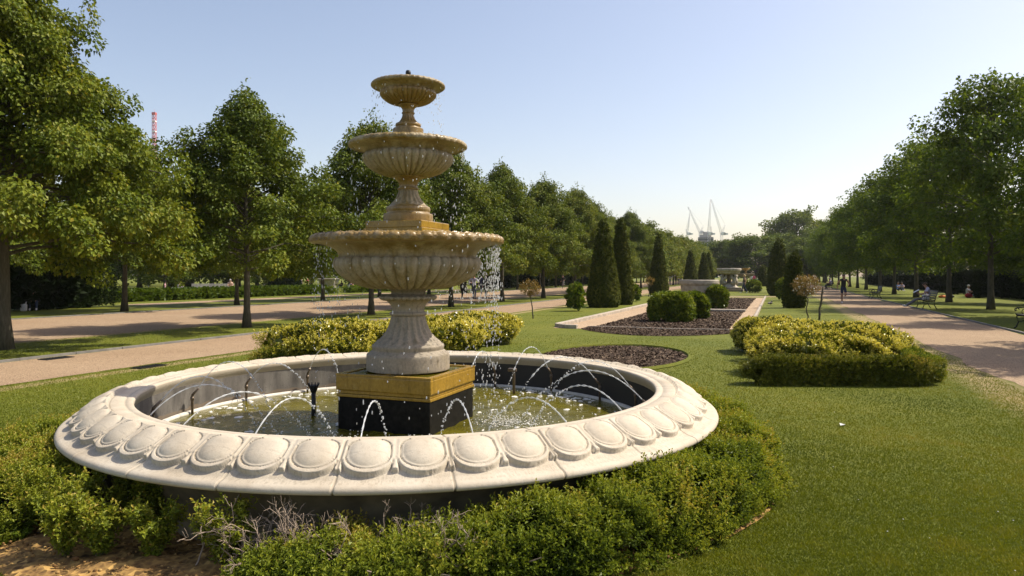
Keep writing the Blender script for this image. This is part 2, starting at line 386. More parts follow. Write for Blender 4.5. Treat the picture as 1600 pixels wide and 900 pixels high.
def strip(name, v0, v1, u0, u1, z, mat, jit=.05, step=.25):
    u = np.arange(u0, u1, step); r = np.random.default_rng(abs(int(v0*100)) + 3)
    def edge(v):
        w = r.normal(size=len(u)); k = np.convolve(w, np.ones(5)/5, 'same'); return v + jit*k + jit*.6*np.sin(u*.9 + v) * np.sin(u*.23)
    a, b = edge(v0), edge(v1)
    V = [A(uu, vv, z) for uu, vv in zip(u, a)] + [A(uu, vv, z) for uu, vv in zip(u, b)]
    n = len(u); k = np.arange(n-1)
    mb = MB().add(V, np.stack([k, n+k, n+k+1, k+1], 1)[:, ::-1]); return struct(name, mb, mat)
strip('path_right', 3.35, 6.45, -25, 240, .004, M['gravel'], .09)
strip('path_left', -13.65, -10.85, -25, 240, .004, M['gravel'], .05)
strip('broad_walk_path', -26.5, -17.5, -40, 240, .004, M['gravel'], .07)
strip('far_path', -34.4, -32.2, 29.5, 240, .004, M['gravel'], .05)
def kerb(name, v, u0, u1, w, h, mat, gap=1.1):
    mb = MB(); u = u0
    while u < u1:
        L = gap*random.uniform(.9, 1.1); c = A(u + L/2, v + random.uniform(-.006, .006), h/2 - .01)
        mb.box(c, (w, L - .012, h), -TH, tint=random.random()); u += L
    return struct(name, mb, mat)
kerb('kerb_left_path', -13.74, -12, 120, .09, .055, M['kerb'])
kerb('kerb_broad_walk', -26.6, 5, 120, .09, .055, M['kerb'])
kerb('kerb_right_path', 6.52, 0, 120, .07, .06, M['kerb'])
# cross path beyond the long bed
mb = MB(); mb.sheet([A(57.0,-10.9)[:2], A(57.0,3.4)[:2], A(58.4,3.4)[:2], A(58.4,-10.9)[:2]][::-1], .008); struct('cross_path', mb, M['gravel2'])
# long sunken bed: gravel surround, mulch, pale kerbs
def arcpoly(z, pts): return MB().sheet(pts, z)
VL, VR, U0, U1 = -6.55, -.75, 21.3, 55.0
mb = MB().sheet([A(U0,VL)[:2], A(U0,VR)[:2], A(U1,VR)[:2], A(U1,VL)[:2]][::-1], .006)
struct('gravel_surround', mb, M['gravel2'])
lens = [A(U0 - 1.9*math.sin(math.pi*t)**.8, VL + .9 + (VR - VL - 1.15)*t)[:2] for t in np.linspace(0, 1, 25)]
main = [A(22.2,-5.3)[:2], A(22.2,-1.4)[:2], A(54,-1.4)[:2], A(54,-5.3)[:2]]
mb = MB(); mb.sheet(lens + [A(22.0, VR - .25)[:2], A(22.0, VL + .9)[:2]], .010); mb.sheet([(x, y) for x, y in main], .011); struct('mulch_bed', mb, M['mulch'])
mb = MB()
for v, w in ((VL, .20), (VR, .10)):
    u = U0 + (.7 if v == VL else 0)
    while u < U1:
        mb.bevel_box(A(u + .6, v, .055), (w, 1.19, .13), .012, -TH, tint=random.random()); u += 1.2
for t in np.linspace(0, 1, 9)[:-1]:                                  # rounded near corner
    a = t*math.pi/2 + math.pi/16
    mb.bevel_box(A(U0 + .75 - .7*math.sin(a), VL + .7 - .7*math.cos(a), .055), (.2, .16, .13), .012, -TH - a)
u = VL + .9
for t in np.linspace(0, 1, 30)[:-1]:                                 # low edging across the mulch
    mb.box(A(22.0 + .12*math.sin(t*9.0), -5.6 + 4.8*t + .08, .02), (.165, .07, .05), -TH)
for u in (33.6, 33.95): mb.bevel_box(A(u, -2.6, .05), (2.6, .18, .10), .02, -TH)
struct('kerb_bed', mb, M['kerb_pale'])
# round mulch bed behind the fountain, with its cut turf edge
BX, BY = A(14.15, -3.1)[:2]; BU, BV = 2.25, 1.46                # an oval on the garden's axis
def oval(rr, a): u, v = BU*rr*np.sin(a), BV*rr*np.cos(a); return BX + SN*u + CS*v, BY + CS*u - SN*v
a = np.linspace(0, 2*np.pi, 72, endpoint=False); rr = 1 + .015*np.sin(5*a) + .01*np.sin(11*a + 1)
struct('mulch_round_bed', MB().sheet(list(zip(*oval(rr, a))), .007), M['mulch'])
mb = MB(); a2 = np.linspace(0, 2*np.pi, 73)
prof = [(0, .0), (0.02, .045), (.04, .05), (.09, .004)]
V = [(*oval(1 + d/1.8, t), z + .008) for d, z in prof for t in a2]
k = np.arange(72); mb.add(V, np.concatenate([np.stack([q*73+k, q*73+k+1, (q+1)*73+k+1, (q+1)*73+k], 1) for q in range(3)])); struct('lawn_edge', mb, M['lawn'])
def scatter_chips(mb, pts, s0, s1, mi=0, flat=.55, z=.012, tints=None):
    n = len(pts); s = rng.uniform(s0, s1, n)
    nn = norm(np.stack([rng.normal(0, flat, n), rng.normal(0, flat, n), np.ones(n)], 1)); t = norm(np.cross(nn, rng.normal(size=(n,3)))); b = np.cross(nn, t)
    p = np.concatenate([pts, (z + s*.25)[:,None]], 1) if pts.shape[1] == 2 else pts
    V = np.stack([p - t*s[:,None] - b*s[:,None]*.35, p + t*s[:,None] - b*s[:,None]*.5, p + t*s[:,None]*.8 + b*s[:,None]*.45, p - t*s[:,None]*.9 + b*s[:,None]*.4], 1)
    mb.add(V.reshape(-1,3), np.arange(4*n).reshape(-1,4), mi, rng.beta(1.6, 2.2, n) if tints is None else tints); return mb
n = 9000; a = rng.uniform(0, 6.283, n); r = np.sqrt(rng.uniform(0, .98, n))
mb = scatter_chips(MB(), np.stack(oval(r, a), 1), .012, .035)
n = 24000; uu = 22.1 + 31.5*rng.uniform(0, 1, n)**1.7; vv = rng.uniform(-5.35, -1.35, n)
pts = np.array([A(p, q)[:2] for p, q in zip(uu, vv)]); scatter_chips(mb, pts, .02, .05)
n = 7000; t = rng.uniform(.02, .98, n); w = rng.uniform(0, 1, n); dep = 1.9*np.sin(np.pi*t)**.8
pts = np.array([A(22.0 - (d + .7)*q, VL + .9 + (VR-VL-1.15)*tt)[:2] for tt, q, d in zip(t, w, dep)]); scatter_chips(mb, pts, .015, .04)
tag(mb.build('bark_mulch_chips', M['chip']), 'loose dark bark chips covering the planting beds', 'mulch', kind='stuff')
# sandy soil round the fountain's foot
mb = MB(); nr, na = 40, 420; r = np.linspace(2.2, 3.27, nr)[:,None]; a = np.linspace(0, 2*np.pi, na, endpoint=False)[None]
rj = r + (r - 2.2)/1.1*(.05*np.sin(3*a + 1) + .03*np.sin(8*a)); Xs, Ys = FX + rj*np.cos(a), FY + rj*np.sin(a)
Pq = np.stack([Xs, Ys, Xs*0], -1).reshape(-1,3)
Z = .035 + .03*noise3(Pq, 1.6, 5) + .014*noise3(Pq, 9, 6, 3); Z = Z.reshape(nr, na)*np.clip((3.33 - r)/.35, 0, 1) + .003
Pq[:,2] = np.maximum(Z, .002).ravel(); i = np.arange(nr-1)[:,None]; j = np.arange(na)[None]; k = (j+1) % na
mb.add(Pq, np.stack([i*na+j, (i+1)*na+j, (i+1)*na+k, i*na+k], -1).reshape(-1,4), smooth=True); struct('soil_bed', mb, M['soil'])
mb = MB(); n = 2600; a = rng.uniform(np.pi, 2*np.pi, n); r = rng.uniform(2.4, 3.25, n)
for q in range(n):
    s = rng.uniform(.004, .014) * (1 if rng.random() > .05 else 1.8)
    mb.ball((FX + r[q]*math.cos(a[q]), FY + r[q]*math.sin(a[q]), .04), (s, s*rng.uniform(.6, 1), s*.7), 0, rng.random(), 5, 3)
tag(mb.build('soil_clods', M['clod']), 'crumbs and pebbles of sandy soil below the fountain', 'soil', kind='stuff')

# ------------------------------------------------------------------ the fountain
fo = thing('fountain', 'three tiered ochre stone fountain with round pale basin rim', 'fountain', (FX, FY, 0), -TH)
def sm(x, a, b):
    t = np.clip((x - a)/(b - a), 0, 1); return t*t*(3 - 2*t)
NE = 52; PH = math.radians(-66.4)
# rim: inner lip, flat band, egg-and-dart slope, fillet, roll, undercut
slope_a, slope_b = (2.455, .643), (2.725, .502)
NS = 64
prof = [(2.33,.50),(2.30,.575),(2.283,.60),(2.278,.632),(2.284,.645),(2.295,.650),(2.335,.652),(2.342,.6455),(2.350,.652),(2.40,.654),(2.435,.653),(2.447,.650),(2.450,.645)]
n_in = len(prof); prof += [(slope_a[0] + (slope_b[0]-slope_a[0])*t, slope_a[1] + (slope_b[1]-slope_a[1])*t) for t in np.linspace(0, 1, NS)]
prof += [(2.745,.495),(2.768,.490),(2.785,.484),(2.798,.474),(2.804,.461),(2.803,.450),(2.795,.441),(2.78,.436),(2.76,.434),(2.70,.425),(2.62,.40),(2.56,.36),(2.51,.29),(2.475,.2),(2.46,.1),(2.47,.06),(2.50,.05),(2.51,-.02)]
prof = np.array(prof)
def rim_disp(iu, a):
    s = (iu - n_in)/(NS - 1.0) + 0*a
    ph = ((a - PH)/(2*np.pi)*NE); ph = ph - np.round(ph); x = ph*2 + 0*iu              # -1..1 across an egg
    on = (iu >= n_in) & (iu < n_in + NS)
    ex = np.abs(x)/.83; ey = np.where(s < .42, np.abs(s - .42)/.43, (s - .42)/.38)
    q = np.where(s < .42, ex**2.3 + ey**4.5, ex**2 + ey**2)
    egg = .052*np.sqrt(np.clip(1 - q, 0, 1))
    fx = np.abs(x)/(.965 - .02*s); fy = np.where(s < .42, 0, (s - .42)/.50)
    fr = 1 - sm(fx**2.2 + fy**2.4, .92, 1.03)
    groove = 1 - sm(q, 1.0, 1.12)*1.0
    frame = .036*fr*(1 - .55*sm(q, .94, 1.0)*(1 - sm(q, 1.02, 1.07)))
    dart = .033*(1 - sm(np.abs(np.abs(x) - 1), .06 + .10*np.clip(s - .5, 0, 1), .10 + .12*np.clip(s - .5, 0, 1)))*(1 - sm(s, .80, .82))
    base = .004*(1 - sm(s, .1, .2))
    h = np.maximum(np.maximum(frame, egg + .009*(1 - sm(q, .93, 1.02))), np.maximum(dart, base))
    wx = .0035*np.sin(a*31 + s*4) + .003*np.sin(a*67 + s*9)
    jo = ((a - PH)/(2*np.pi)*NE/2 + .25); jo = jo - np.round(jo)
    cr = np.where((iu >= 5) & (iu < n_in + NS + 9), np.exp(-((jo + wx*.4)/.0075)**2)*.011, 0)
    return -(np.where(on, h, 0) - cr)                       # the profile runs outwards, so its normal points down
SEG = NE*44
def rim_tint():
    n = len(prof); a = (np.arange(SEG) + .5)/SEG*2*np.pi
    jo = ((a - PH)/(2*np.pi)*NE/2 + .25); jo = jo - np.round(jo)
    t = .5 + .42*np.exp(-(jo/.008)**2)*rng.uniform(.3, 1, SEG)
    T = np.repeat(t[None], n-1, 0)
    T[n_in+NS+9:] = .88 + .08*rng.random((len(T) - n_in - NS - 9, SEG))
    T[:3] = .66
    s = (np.arange(n-1) - n_in)/(NS-1.0)
    T = np.where(((s > .80) & (s < 1.02))[:,None], np.maximum(T, .5 + .16*rng.random(T.shape)**4), T)
    s2 = np.clip((np.arange(n-1) - n_in)/(NS-1.0), -.2, 1.3)[:,None]; ph = (a - PH)/(2*np.pi)*NE; x = (ph - np.round(ph))[None]*2
    q = np.where(s2 < .42, (np.abs(x)/.83)**2.3 + (np.abs(s2-.42)/.43)**4.5, (np.abs(x)/.83)**2 + (np.abs(s2-.42)/.38)**2)
    grime = np.exp(-((q - 1.02)/.07)**2)*(.10 + .16*np.repeat(rng.random(NE), 44)[None])*((s2 > 0) & (s2 < 1))     # dirt caught in the crease round each egg
    foot = np.exp(-((s2 - .93)/.05)**2)*.12*rng.random((1, SEG))
    T = np.where(T < .62, np.minimum(T + grime + foot, .85), T)
    return T.ravel()
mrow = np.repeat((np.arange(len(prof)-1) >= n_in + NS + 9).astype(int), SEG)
mb = MB().lathe(prof, SEG, rim_disp, mrow, rim_tint(), True); mb.build('basin_rim', [M['white_stone'], M['shade_stone']], fo)
mb = MB().lathe([(2.36,-.05),(2.315,.10),(2.313,.27),(2.312,.42),(2.31,.59)][::-1], 128); mb.build('basin_lining', M['lining'], fo)
mb = MB().lathe([(2.30,.295),(2.272,.292),(2.262,.282),(2.262,.25),(2.31,.24)], 128); mb.build('waterline_ledge', M['lime_scale'], fo)
wt = MB(); nr, na = 60, 180; r = np.linspace(.02, 2.30, nr)[:,None]; a = np.linspace(0, 2*np.pi, na, endpoint=False)[None]
Pq = np.stack([r*np.cos(a) + FX, r*np.sin(a) + FY, 0*r*a], -1).reshape(-1,3)
rad = np.hypot(Pq[:,0]-FX, Pq[:,1]-FY)
Pq[:,2] = .270 + (.006*noise3(Pq, 3.0, 11) + .004*noise3(Pq, 8.0, 12))*np.clip(1.6 - .5*rad, .35, 1.3)
i = np.arange(nr-1)[:,None]; j = np.arange(na)[None]; k = (j+1) % na
wt.add(Pq, np.stack([i*na+j, (i+1)*na+j, (i+1)*na+k, i*na+k], -1).reshape(-1,4), smooth=True); struct('water', wt, M['water'])
# foam: flecks drifting on the water and the churned patch by the plinth
fm = MB()
def fleck(x, y, s, el, z=.276):
    k = rng.integers(7, 12); aa = np.linspace(0, 6.283, k, endpoint=False); rr = s*rng.uniform(.55, 1.15, k); th = rng.uniform(0, 3.14)
    px_, py_ = rr*np.cos(aa), rr*np.sin(aa)*el; c, s_ = math.cos(th), math.sin(th)
    ring = np.stack([x + px_*c - py_*s_, y + px_*s_ + py_*c, np.full(k, z - .006)], 1); top = ring.copy(); top[:,:2] = (top[:,:2] - [x,y])*.75 + [x,y]; top[:,2] = z + .001
    V = np.vstack([ring, top, [[x, y, z + .002]]]); kk = np.arange(k); k2 = (kk+1) % k; b = fm.n
    fm.add(V, np.stack([kk, k2, k+k2, k+kk], 1), smooth=True); fm.F.append((np.stack([k+kk, k+k2, np.full(k, 2*k)], 1) + b, np.zeros(k, int), np.full(k, .5), True))
for q in range(520):
    a = rng.uniform(0, 6.283); r = 2.22*math.sqrt(rng.uniform(.08, 1)); x, y = FX + r*math.cos(a), FY + r*math.sin(a)
    if rng.random() < .45 and x < FX: continue
    fleck(x, y, rng.choice([.008, .012, .018, .035, .055], p=[.3,.3,.2,.13,.07]), rng.uniform(.35, .8))
for q in range(90):                                                  # rafts of foam along the wall
    a = rng.choice([2.75, 2.45, .55, .75, 1.0, 1.25, 2.05]) + rng.normal(0, .10); r = 2.2 - abs(rng.normal(0, .13)); fleck(FX + r*math.cos(a), FY + r*math.sin(a), rng.uniform(.015, .05), rng.uniform(.35, .7))
for q in range(800):
    a0, rr0 = [(-.02, .95), (-1.2, .95), (-2.2, .95), (3.0, 1.0)][rng.choice(4, p=[.55, .18, .17, .10])]
    x = FX + rr0*math.cos(a0) + rng.normal(0, .16); y = FY + rr0*math.sin(a0) + rng.normal(0, .16)
    if abs((x-FX)*CS - (y-FY)*SN) < .5 and abs((x-FX)*SN + (y-FY)*CS) < .5: continue
    s = rng.uniform(.002, .007); fm.ball((x, y, .272 + abs(rng.normal(0, .018))), (s*1.3, s*1.3, s), 0, .5, 5, 3)
V = np.concatenate(fm.V) ; c, s_ = math.cos(TH), math.sin(TH)
for q in range(len(fm.V)):
    v = fm.V[q]; x, y = v[:,0] - FX, v[:,1] - FY; fm.V[q] = np.stack([x*c - y*s_, x*s_ + y*c, v[:,2]], 1)
o = fm.build('foam', M['foam'], fo); o['kind'] = 'stuff'

# pedestal, columns, bowls
MB().bevel_box((0,0,.30), (.925,.925,.51), .008).build('plinth', M['black_stone'], fo)
mb = MB().bevel_box((0,0,.572), (.945,.945,.028), .006); mb.bevel_box((0,0,.603), (.925,.925,.03), .004); mb.bevel_box((0,0,.682), (.955,.955,.132), .012)
for q in range(4):
    aa = q*math.pi/2; mb.box((.449*math.cos(aa), .449*math.sin(aa), .756), (.055, .954 if q % 2 else .842, .018), aa)
mb.build('plinth_cap', M['block_gold'], fo)
MB().bevel_box((0,0,.7515), (.84,.84,.006), .002).build('cap_water', M['water'], fo)
def flutes(n, depth, lo, hi, conv=False):
    def f(i, a):
        w = np.abs(np.sin(n*a/2))**.62 if conv else -np.abs(np.cos(n*a/2))**1.5
        t = np.sin(np.pi*np.clip((i - lo)/(hi - lo), 0, 1))**.35
        return depth*w*t*((i >= lo) & (i <= hi))
    return f
def dense(pts, k=5):
    pts = np.array(pts, float); t = np.arange(len(pts)); tt = np.linspace(0, len(pts)-1, (len(pts)-1)*k + 1); out = []
    for d in range(2):
        y = pts[:,d]; m_ = np.gradient(y); i0 = np.minimum(tt.astype(int), len(pts)-2); x = tt - i0
        # monotone-ish cubic: limit tangents so steps stay crisp
        dl = np.diff(y); 
        for q in range(1, len(y)-1):
            if dl[q-1]*dl[q] <= 0: m_[q] = 0
            else: m_[q] = 2*dl[q-1]*dl[q]/(dl[q-1] + dl[q])
        m_[0], m_[-1] = dl[0], dl[-1]
        h00 = 2*x**3-3*x**2+1; h10 = x**3-2*x**2+x; h01 = -2*x**3+3*x**2; h11 = x**3-x**2
        out.append(h00*y[i0] + h10*m_[i0] + h01*y[i0+1] + h11*m_[i0+1])
    return np.stack(out, 1)
def eggs(n, depth, lo, hi, ph=0.0):
    def f(i, a):
        s = (i - lo)/(hi - lo); x = (a + ph)*n/(2*np.pi); x = (x - np.round(x))*2
        q = (np.abs(x)/.68)**2 + (np.abs(s - .45)/.42)**2; e = np.sqrt(np.clip(1 - q, 0, 1)) + .25*(q < 1)
        fr = (1 - sm((np.abs(x)/.92)**2 + (np.abs(s - .48)/.54)**2, .9, 1.02))*.8*(q > 1.15); d = .5*(np.abs(x) > .94)
        return depth*np.maximum(np.maximum(e, fr), d)*((s >= 0) & (s <= 1))
    return f
# lower column: drum, torus, fluted bell, collar, cavetto, egg ring
pr = dense([(.30,.765),(.385,.77),(.388,.80),(.386,.905),(.376,.925),(.36,.93)], 4); mb = MB().lathe(pr, 96)
pr = dense([(.36,.93),(.345,.945),(.33,.955),(.335,.975),(.337,.99),(.328,1.005),(.315,1.008)], 4); mb.lathe(pr, 96); mb.build('column_base', M['dry_stone'], fo)
pr = dense([(.318,1.006),(.30,1.03),(.262,1.06),(.225,1.10),(.195,1.15),(.172,1.21),(.16,1.262),(.157,1.27)], 6)
MB().lathe(pr, 20*10, flutes(20, .016, 3, len(pr)-5)).build('fluted_column', M['dry_stone'], fo)
pr = dense([(.150,1.27),(.168,1.275),(.175,1.29),(.168,1.305),(.152,1.31),(.150,1.33),(.165,1.37),(.19,1.40),(.215,1.417),(.222,1.42)], 4)
mb = MB().lathe(pr, 96); n0 = 3; pr2 = np.array([(.222,1.42)] + [(.232 + .026*math.sin(math.pi*t), 1.42 + .045*t) for t in np.linspace(0, 1, 14)] + [(.21,1.468),(.16,1.472),(.158,1.49),(.17,1.51),(.20,1.535)])
mb.lathe(pr2, 26*12, eggs(26, .010, 1, 13)); mb.build('column_capital', M['dry_stone'], fo)

def bowl(name, bottom, gad, cav, lip, ngad, negg, gd, ed, mats, parent=fo):
    """bottom..gad: the gadrooned belly (a part), cav: the flaring throat, lip: egg-carved edge with the inside of the bowl."""
    root = MB(); pr = dense(gad, 7); n = len(pr)
    b = root.lathe(pr, ngad*12, flutes(ngad, gd, 2, n-2, True)).build(name, mats[0], parent)
    MB().lathe(dense(cav, 6), 96).build('throat', mats[1], b)
    (r0, z0), (r1, z1) = lip; k = 16; h = z1 - z0
    # lip: lower fillet, ovolo with eggs, flat top, inside
    pl = [(r0 - .01, z0 - .012*h/.08), (r0 + (r1-r0)*.75, z0 - .002), (r1 - .004, z0), (r1, z0 + h*.08)]
    lo = len(pl); pl += [(r1 - (h*.55)*t**1.7, z0 + h*.10 + h*.85*t**.8) for t in np.linspace(0, 1, k)]
    hi = len(pl) - 1; rt = pl[-1][0]
    pl += [(rt - .012, z1), (rt - .03, z1), (rt - .045, z1 - .02), (rt - .10, z1 - .05), (rt*.55, z1 - .05 - h)]
    MB().lathe(pl, negg*12, eggs(negg, ed, lo, hi)).build('carved_lip', mats[2], b)
    MB().lathe([(rt - .05, z1 - .028), (rt*.5, z1 - .027), (.02, z1 - .027)], 64).build('bowl_water', M['water'], b)
    return b
bowl('lower_bowl', None, [(.19,1.53),(.33,1.548),(.45,1.585),(.555,1.64),(.625,1.70),(.658,1.755),(.655,1.79),(.635,1.805)],
     [(.635,1.803),(.645,1.81),(.638,1.83),(.65,1.86),(.69,1.895),(.76,1.925),(.83,1.94),(.86,1.943)], ((.855,1.943),(.885,2.018)), 40, 42, .036, .019,
     (M['gad_stone'], M['wet_bowl'], M['wet_gold']))
mb = MB().bevel_box((0,0,2.03), (.60,.60,.10), .006); mb.bevel_box((0,0,2.112), (.575,.575,.066), .008); mb.build('middle_block', M['block_gold'], fo)
pr = dense([(.20,2.145),(.228,2.147),(.230,2.20),(.226,2.222),(.205,2.228),(.20,2.24),(.207,2.262),(.203,2.285),(.185,2.296),(.172,2.305)], 4); MB().lathe(pr, 80).build('column_base', M['wet_gold'], fo)
pr = dense([(.174,2.304),(.155,2.325),(.128,2.355),(.107,2.39),(.094,2.425),(.088,2.45)], 6); MB().lathe(pr, 18*10, flutes(18, .010, 2, len(pr)-3)).build('fluted_column', M['wet_bowl'], fo)
pr = dense([(.086,2.448),(.098,2.452),(.10,2.464),(.088,2.472),(.086,2.49),(.095,2.525),(.12,2.55),(.145,2.563),(.15,2.575),(.142,2.59),(.115,2.595),(.11,2.60),(.13,2.605)], 4); MB().lathe(pr, 80).build('column_capital', M['wet_gold'], fo)
bowl('middle_bowl', None, [(.09,2.585),(.17,2.592),(.26,2.618),(.335,2.66),(.385,2.71),(.405,2.745),(.402,2.765),(.388,2.774)],
     [(.388,2.772),(.394,2.778),(.388,2.787),(.40,2.80),(.43,2.82),(.475,2.836),(.52,2.844),(.53,2.845)], ((.525,2.845),(.548,2.893)), 38, 44, .025, .008,
     (M['gad_stone'], M['wet_bowl'], M['wet_bowl']))
pr = dense([(.16,2.88),(.15,2.93),(.143,2.975),(.143,3.02),(.135,3.027),(.118,3.03),(.112,3.04),(.120,3.055),(.117,3.07),(.10,3.08)], 4); MB().lathe(pr, 8*8).build('column_base', M['wet_gold'], fo)
pr = dense([(.10,3.078),(.085,3.092),(.068,3.115),(.058,3.14),(.053,3.165)], 6); MB().lathe(pr, 16*10, flutes(16, .007, 2, len(pr)-3)).build('fluted_column', M['wet_gold'], fo)
pr = dense([(.052,3.164),(.060,3.168),(.061,3.177),(.053,3.183),(.055,3.205),(.07,3.228),(.088,3.24),(.093,3.248),(.086,3.258),(.075,3.262),(.085,3.27)], 4); MB().lathe(pr, 64).build('column_capital', M['wet_gold'], fo)
bowl('upper_bowl', None, [(.06,3.262),(.12,3.266),(.18,3.285),(.225,3.315),(.25,3.345),(.252,3.362),(.243,3.37)],
     [(.243,3.368),(.247,3.373),(.246,3.38),(.26,3.393),(.285,3.405),(.315,3.413),(.328,3.415)], ((.325,3.415),(.343,3.449)), 34, 40, .016, .005,
     (M['wet_gold'], M['wet_bowl'], M['wet_bowl']))
MB().lathe([(.02,3.38),(.02,3.52),(.017,3.525),(.025,3.53),(.025,3.56),(.018,3.575),(.0,3.576)], 16).build('top_nozzle', M['dark_metal'], fo)
# nozzles round the wall, their jets, two lamps in the water
def jet_mesh(a, r0, z0, reach, rise, seed):
    r_ = np.random.default_rng(seed); n = 110; t = np.linspace(0, 1, n)
    disc = rise + (z0 - .27); tp = math.sqrt(rise)/(math.sqrt(rise) + math.sqrt(disc))      # time of the peak
    z = z0 + rise - rise*((t - tp)/tp)**2
    rr = r0 - reach*t; wob = np.cumsum(r_.normal(0, .0013, n))*t
    side = np.array([-math.sin(a), math.cos(a), 0]); out = np.array([math.cos(a), math.sin(a), 0])
    pts = rr[:,None]*out + wob[:,None]*side; pts[:,2] = z
    rad = .0048*(1 + .5*t)*(1 + (.15 + .75*t)*np.sin(np.cumsum(r_.uniform(.5, 1.5, n)))); rad = np.clip(rad, .0016, .014)
    cut = int(n*r_.uniform(.55, .8)); b2 = MB(); mb = MB().tube(pts[:cut], rad[:cut], 6)
    for q in range(cut, n):                                                                 # the far half breaks into beads
        for w in range(1):
            f = r_.random(); p = pts[q] + (pts[min(q+1, n-1)] - pts[q])*f + r_.normal(0, .006, 3); s = r_.uniform(.003, .008)
            b2.ball(p, (s, s, s*1.3), 0, .5, 6, 4)
    return mb, b2
for q in range(18):
    a = math.radians(10 + 20*q) + TH; st = random.Random(q)
    r0 = 2.19; out = np.array([math.cos(a), math.sin(a), 0]); zt = .50 + st.uniform(-.02, .03)
    mb = MB().tube([out*2.24 + [0,0,.20], out*2.24 + [0,0,zt-.06], out*2.235 + [0,0,zt-.03], out*2.17 + [0,0,zt+.035]], [.013,.013,.013,.010], 10)
    mb.tube([out*2.24 + [0,0,zt-.085], out*2.24 + [0,0,zt-.05]], .018, 10)
    nz = mb.build('nozzle', M['pipe'], fo)
    rise = st.uniform(.16, .27); reach = st.uniform(.75, 1.15)
    jm, sp = jet_mesh(a, 2.165, zt + .04, reach, rise, q); jm.build('water_jet', M['jet'], nz); sp.build('spray', M['jet'], nz)['kind'] = 'stuff'
def local(x, y): dx, dy = x - FX, y - FY; return (dx*CS - dy*SN, dx*SN + dy*CS)
lx, ly = local(*P(490, 7.0)); mb = MB().tube([(lx,ly,.15),(lx,ly,.50)], .022, 12)
mb.lathe([(.02,.49),(.034,.52),(.048,.56),(.046,.57),(.02,.555)], 14, c=(lx,ly,0))
for q in range(10):
    a = q*.628; mb.tube([(lx+.044*math.cos(a), ly+.044*math.sin(a), .56), (lx+.054*math.cos(a), ly+.054*math.sin(a), .592)], .005, 5)
mb.build('standpipe', M['dark_metal'], fo)
lx, ly = local(*P(803, 8.3)); MB().tube([(lx,ly,.15),(lx,ly,.5),(lx,ly,.53)], [.016,.016,.016], 10).bevel_box((lx-.02,ly,.545), (.10,.05,.04), .008).build('spray_head', M['pipe'], fo)
# water falling from the lips
dr = MB()
def drops(n, r, z1, z0, wgt, s0, s1):
    k = 0
    while k < n:
        a = rng.uniform(0, 6.283)
        if rng.random() > wgt(a): continue
        k += 1; f = rng.random()**1.1; z = z1 + (z0 - z1)*f; rr = r - abs(rng.normal(0, .02 + .05*f)) + rng.normal(0, .02*f); s = rng.uniform(s0, s1)
        dr.ball((rr*math.cos(a), rr*math.sin(a), z), (s, s, s*rng.uniform(1.2, 3.2)), 0, .5, 5, 4)
wg = lambda a: .16 + .84*max(0, math.cos(a - TH - .35))**3
drops(620, .875, 1.94, .28, lambda a: .12 + .25*max(0, math.cos(a-TH-.2))**2 + .5*max(0, math.cos(a - TH - .3))**5, .003, .0065)
drops(430, .86, 1.93, 1.40, lambda a: max(0, math.cos(a - TH - .5))**3, .0035, .007)
drops(200, .86, 1.94, 1.2, lambda a: max(0, math.cos(a - TH - 3.0))**4, .003, .006)
drops(240, .535, 2.84, 2.05, lambda a: .4 + .6*abs(math.cos(a - TH))**3, .003, .006)
drops(170, .335, 3.41, 2.92, lambda a: .35 + .65*abs(math.cos(a - TH))**3, .0025, .005)
o = dr.build('falling_drops', M['jet'], fo); o['kind'] = 'stuff'

# ------------------------------------------------------------------ foliage helpers
def leaves(mb, Pn, D, Nn, size, aspect=.6, tint=None, mi=0, fold=.18, r=rng):
    """One folded diamond per leaf: Pn foot, D direction of the tip, Nn upper side."""
    n = len(Pn); D = norm(D); Nn = norm(Nn - (Nn*D).sum(1, keepdims=True)*D); B = np.cross(Nn, D)
    s = np.broadcast_to(np.asarray(size, float), (n,))[:,None]
    V = np.stack([Pn, Pn + D*s*.48 + B*s*aspect*.5 + Nn*s*fold, Pn + D*s - Nn*s*fold*.6, Pn + D*s*.48 - B*s*aspect*.5 + Nn*s*fold], 1)
    mb.add(V.reshape(-1,3), np.arange(4*n).reshape(-1,4), mi, r.uniform(0, 1, n) if tint is None else np.clip(tint, 0, 1)); return mb
def sprigs(mb, Pn, D, length, nl, size, aspect=.5, tint=.4, tipgain=.3, mi=0, spread=.8, r=rng):
    """Shoots with leaves spiralling up them; the youngest leaves at the tip are lighter."""
    n = len(Pn); D = norm(D); L = np.broadcast_to(np.asarray(length, float), (n,))
    ref = norm(r.normal(size=(n,3))); X = norm(np.cross(D, ref)); Y = np.cross(D, X)
    k = np.arange(nl); f = (k + .5)/nl; ang = (k*2.4)[None] + r.uniform(0, 6.28, (n,1))
    rad = np.cos(ang)[...,None]*X[:,None] + np.sin(ang)[...,None]*Y[:,None]
    pos_ = Pn[:,None] + D[:,None]*(L[:,None]*f[None])[...,None]
    dirs = rad*spread*(1.15 - .6*f[None,:,None]) + D[:,None]*(.15 + .6*f[None,:,None]) + r.normal(0, .25, (n,nl,3))
    up = D[:,None]*.9 - rad*.5 + np.array([0,0,.5]) + r.normal(0, .2, (n,nl,3))
    sz = np.broadcast_to(np.asarray(size, float), (n,))[:,None]*(1 - .30*f[None])*r.uniform(.75, 1.15, (n,nl))
    tt = np.broadcast_to(np.asarray(tint, float), (n,))[:,None] + tipgain*f[None]**2 + r.normal(0, .10, (n,nl))
    return leaves(mb, pos_.reshape(-1,3), dirs.reshape(-1,3), up.reshape(-1,3), sz.ravel(), aspect, tt.ravel(), mi)
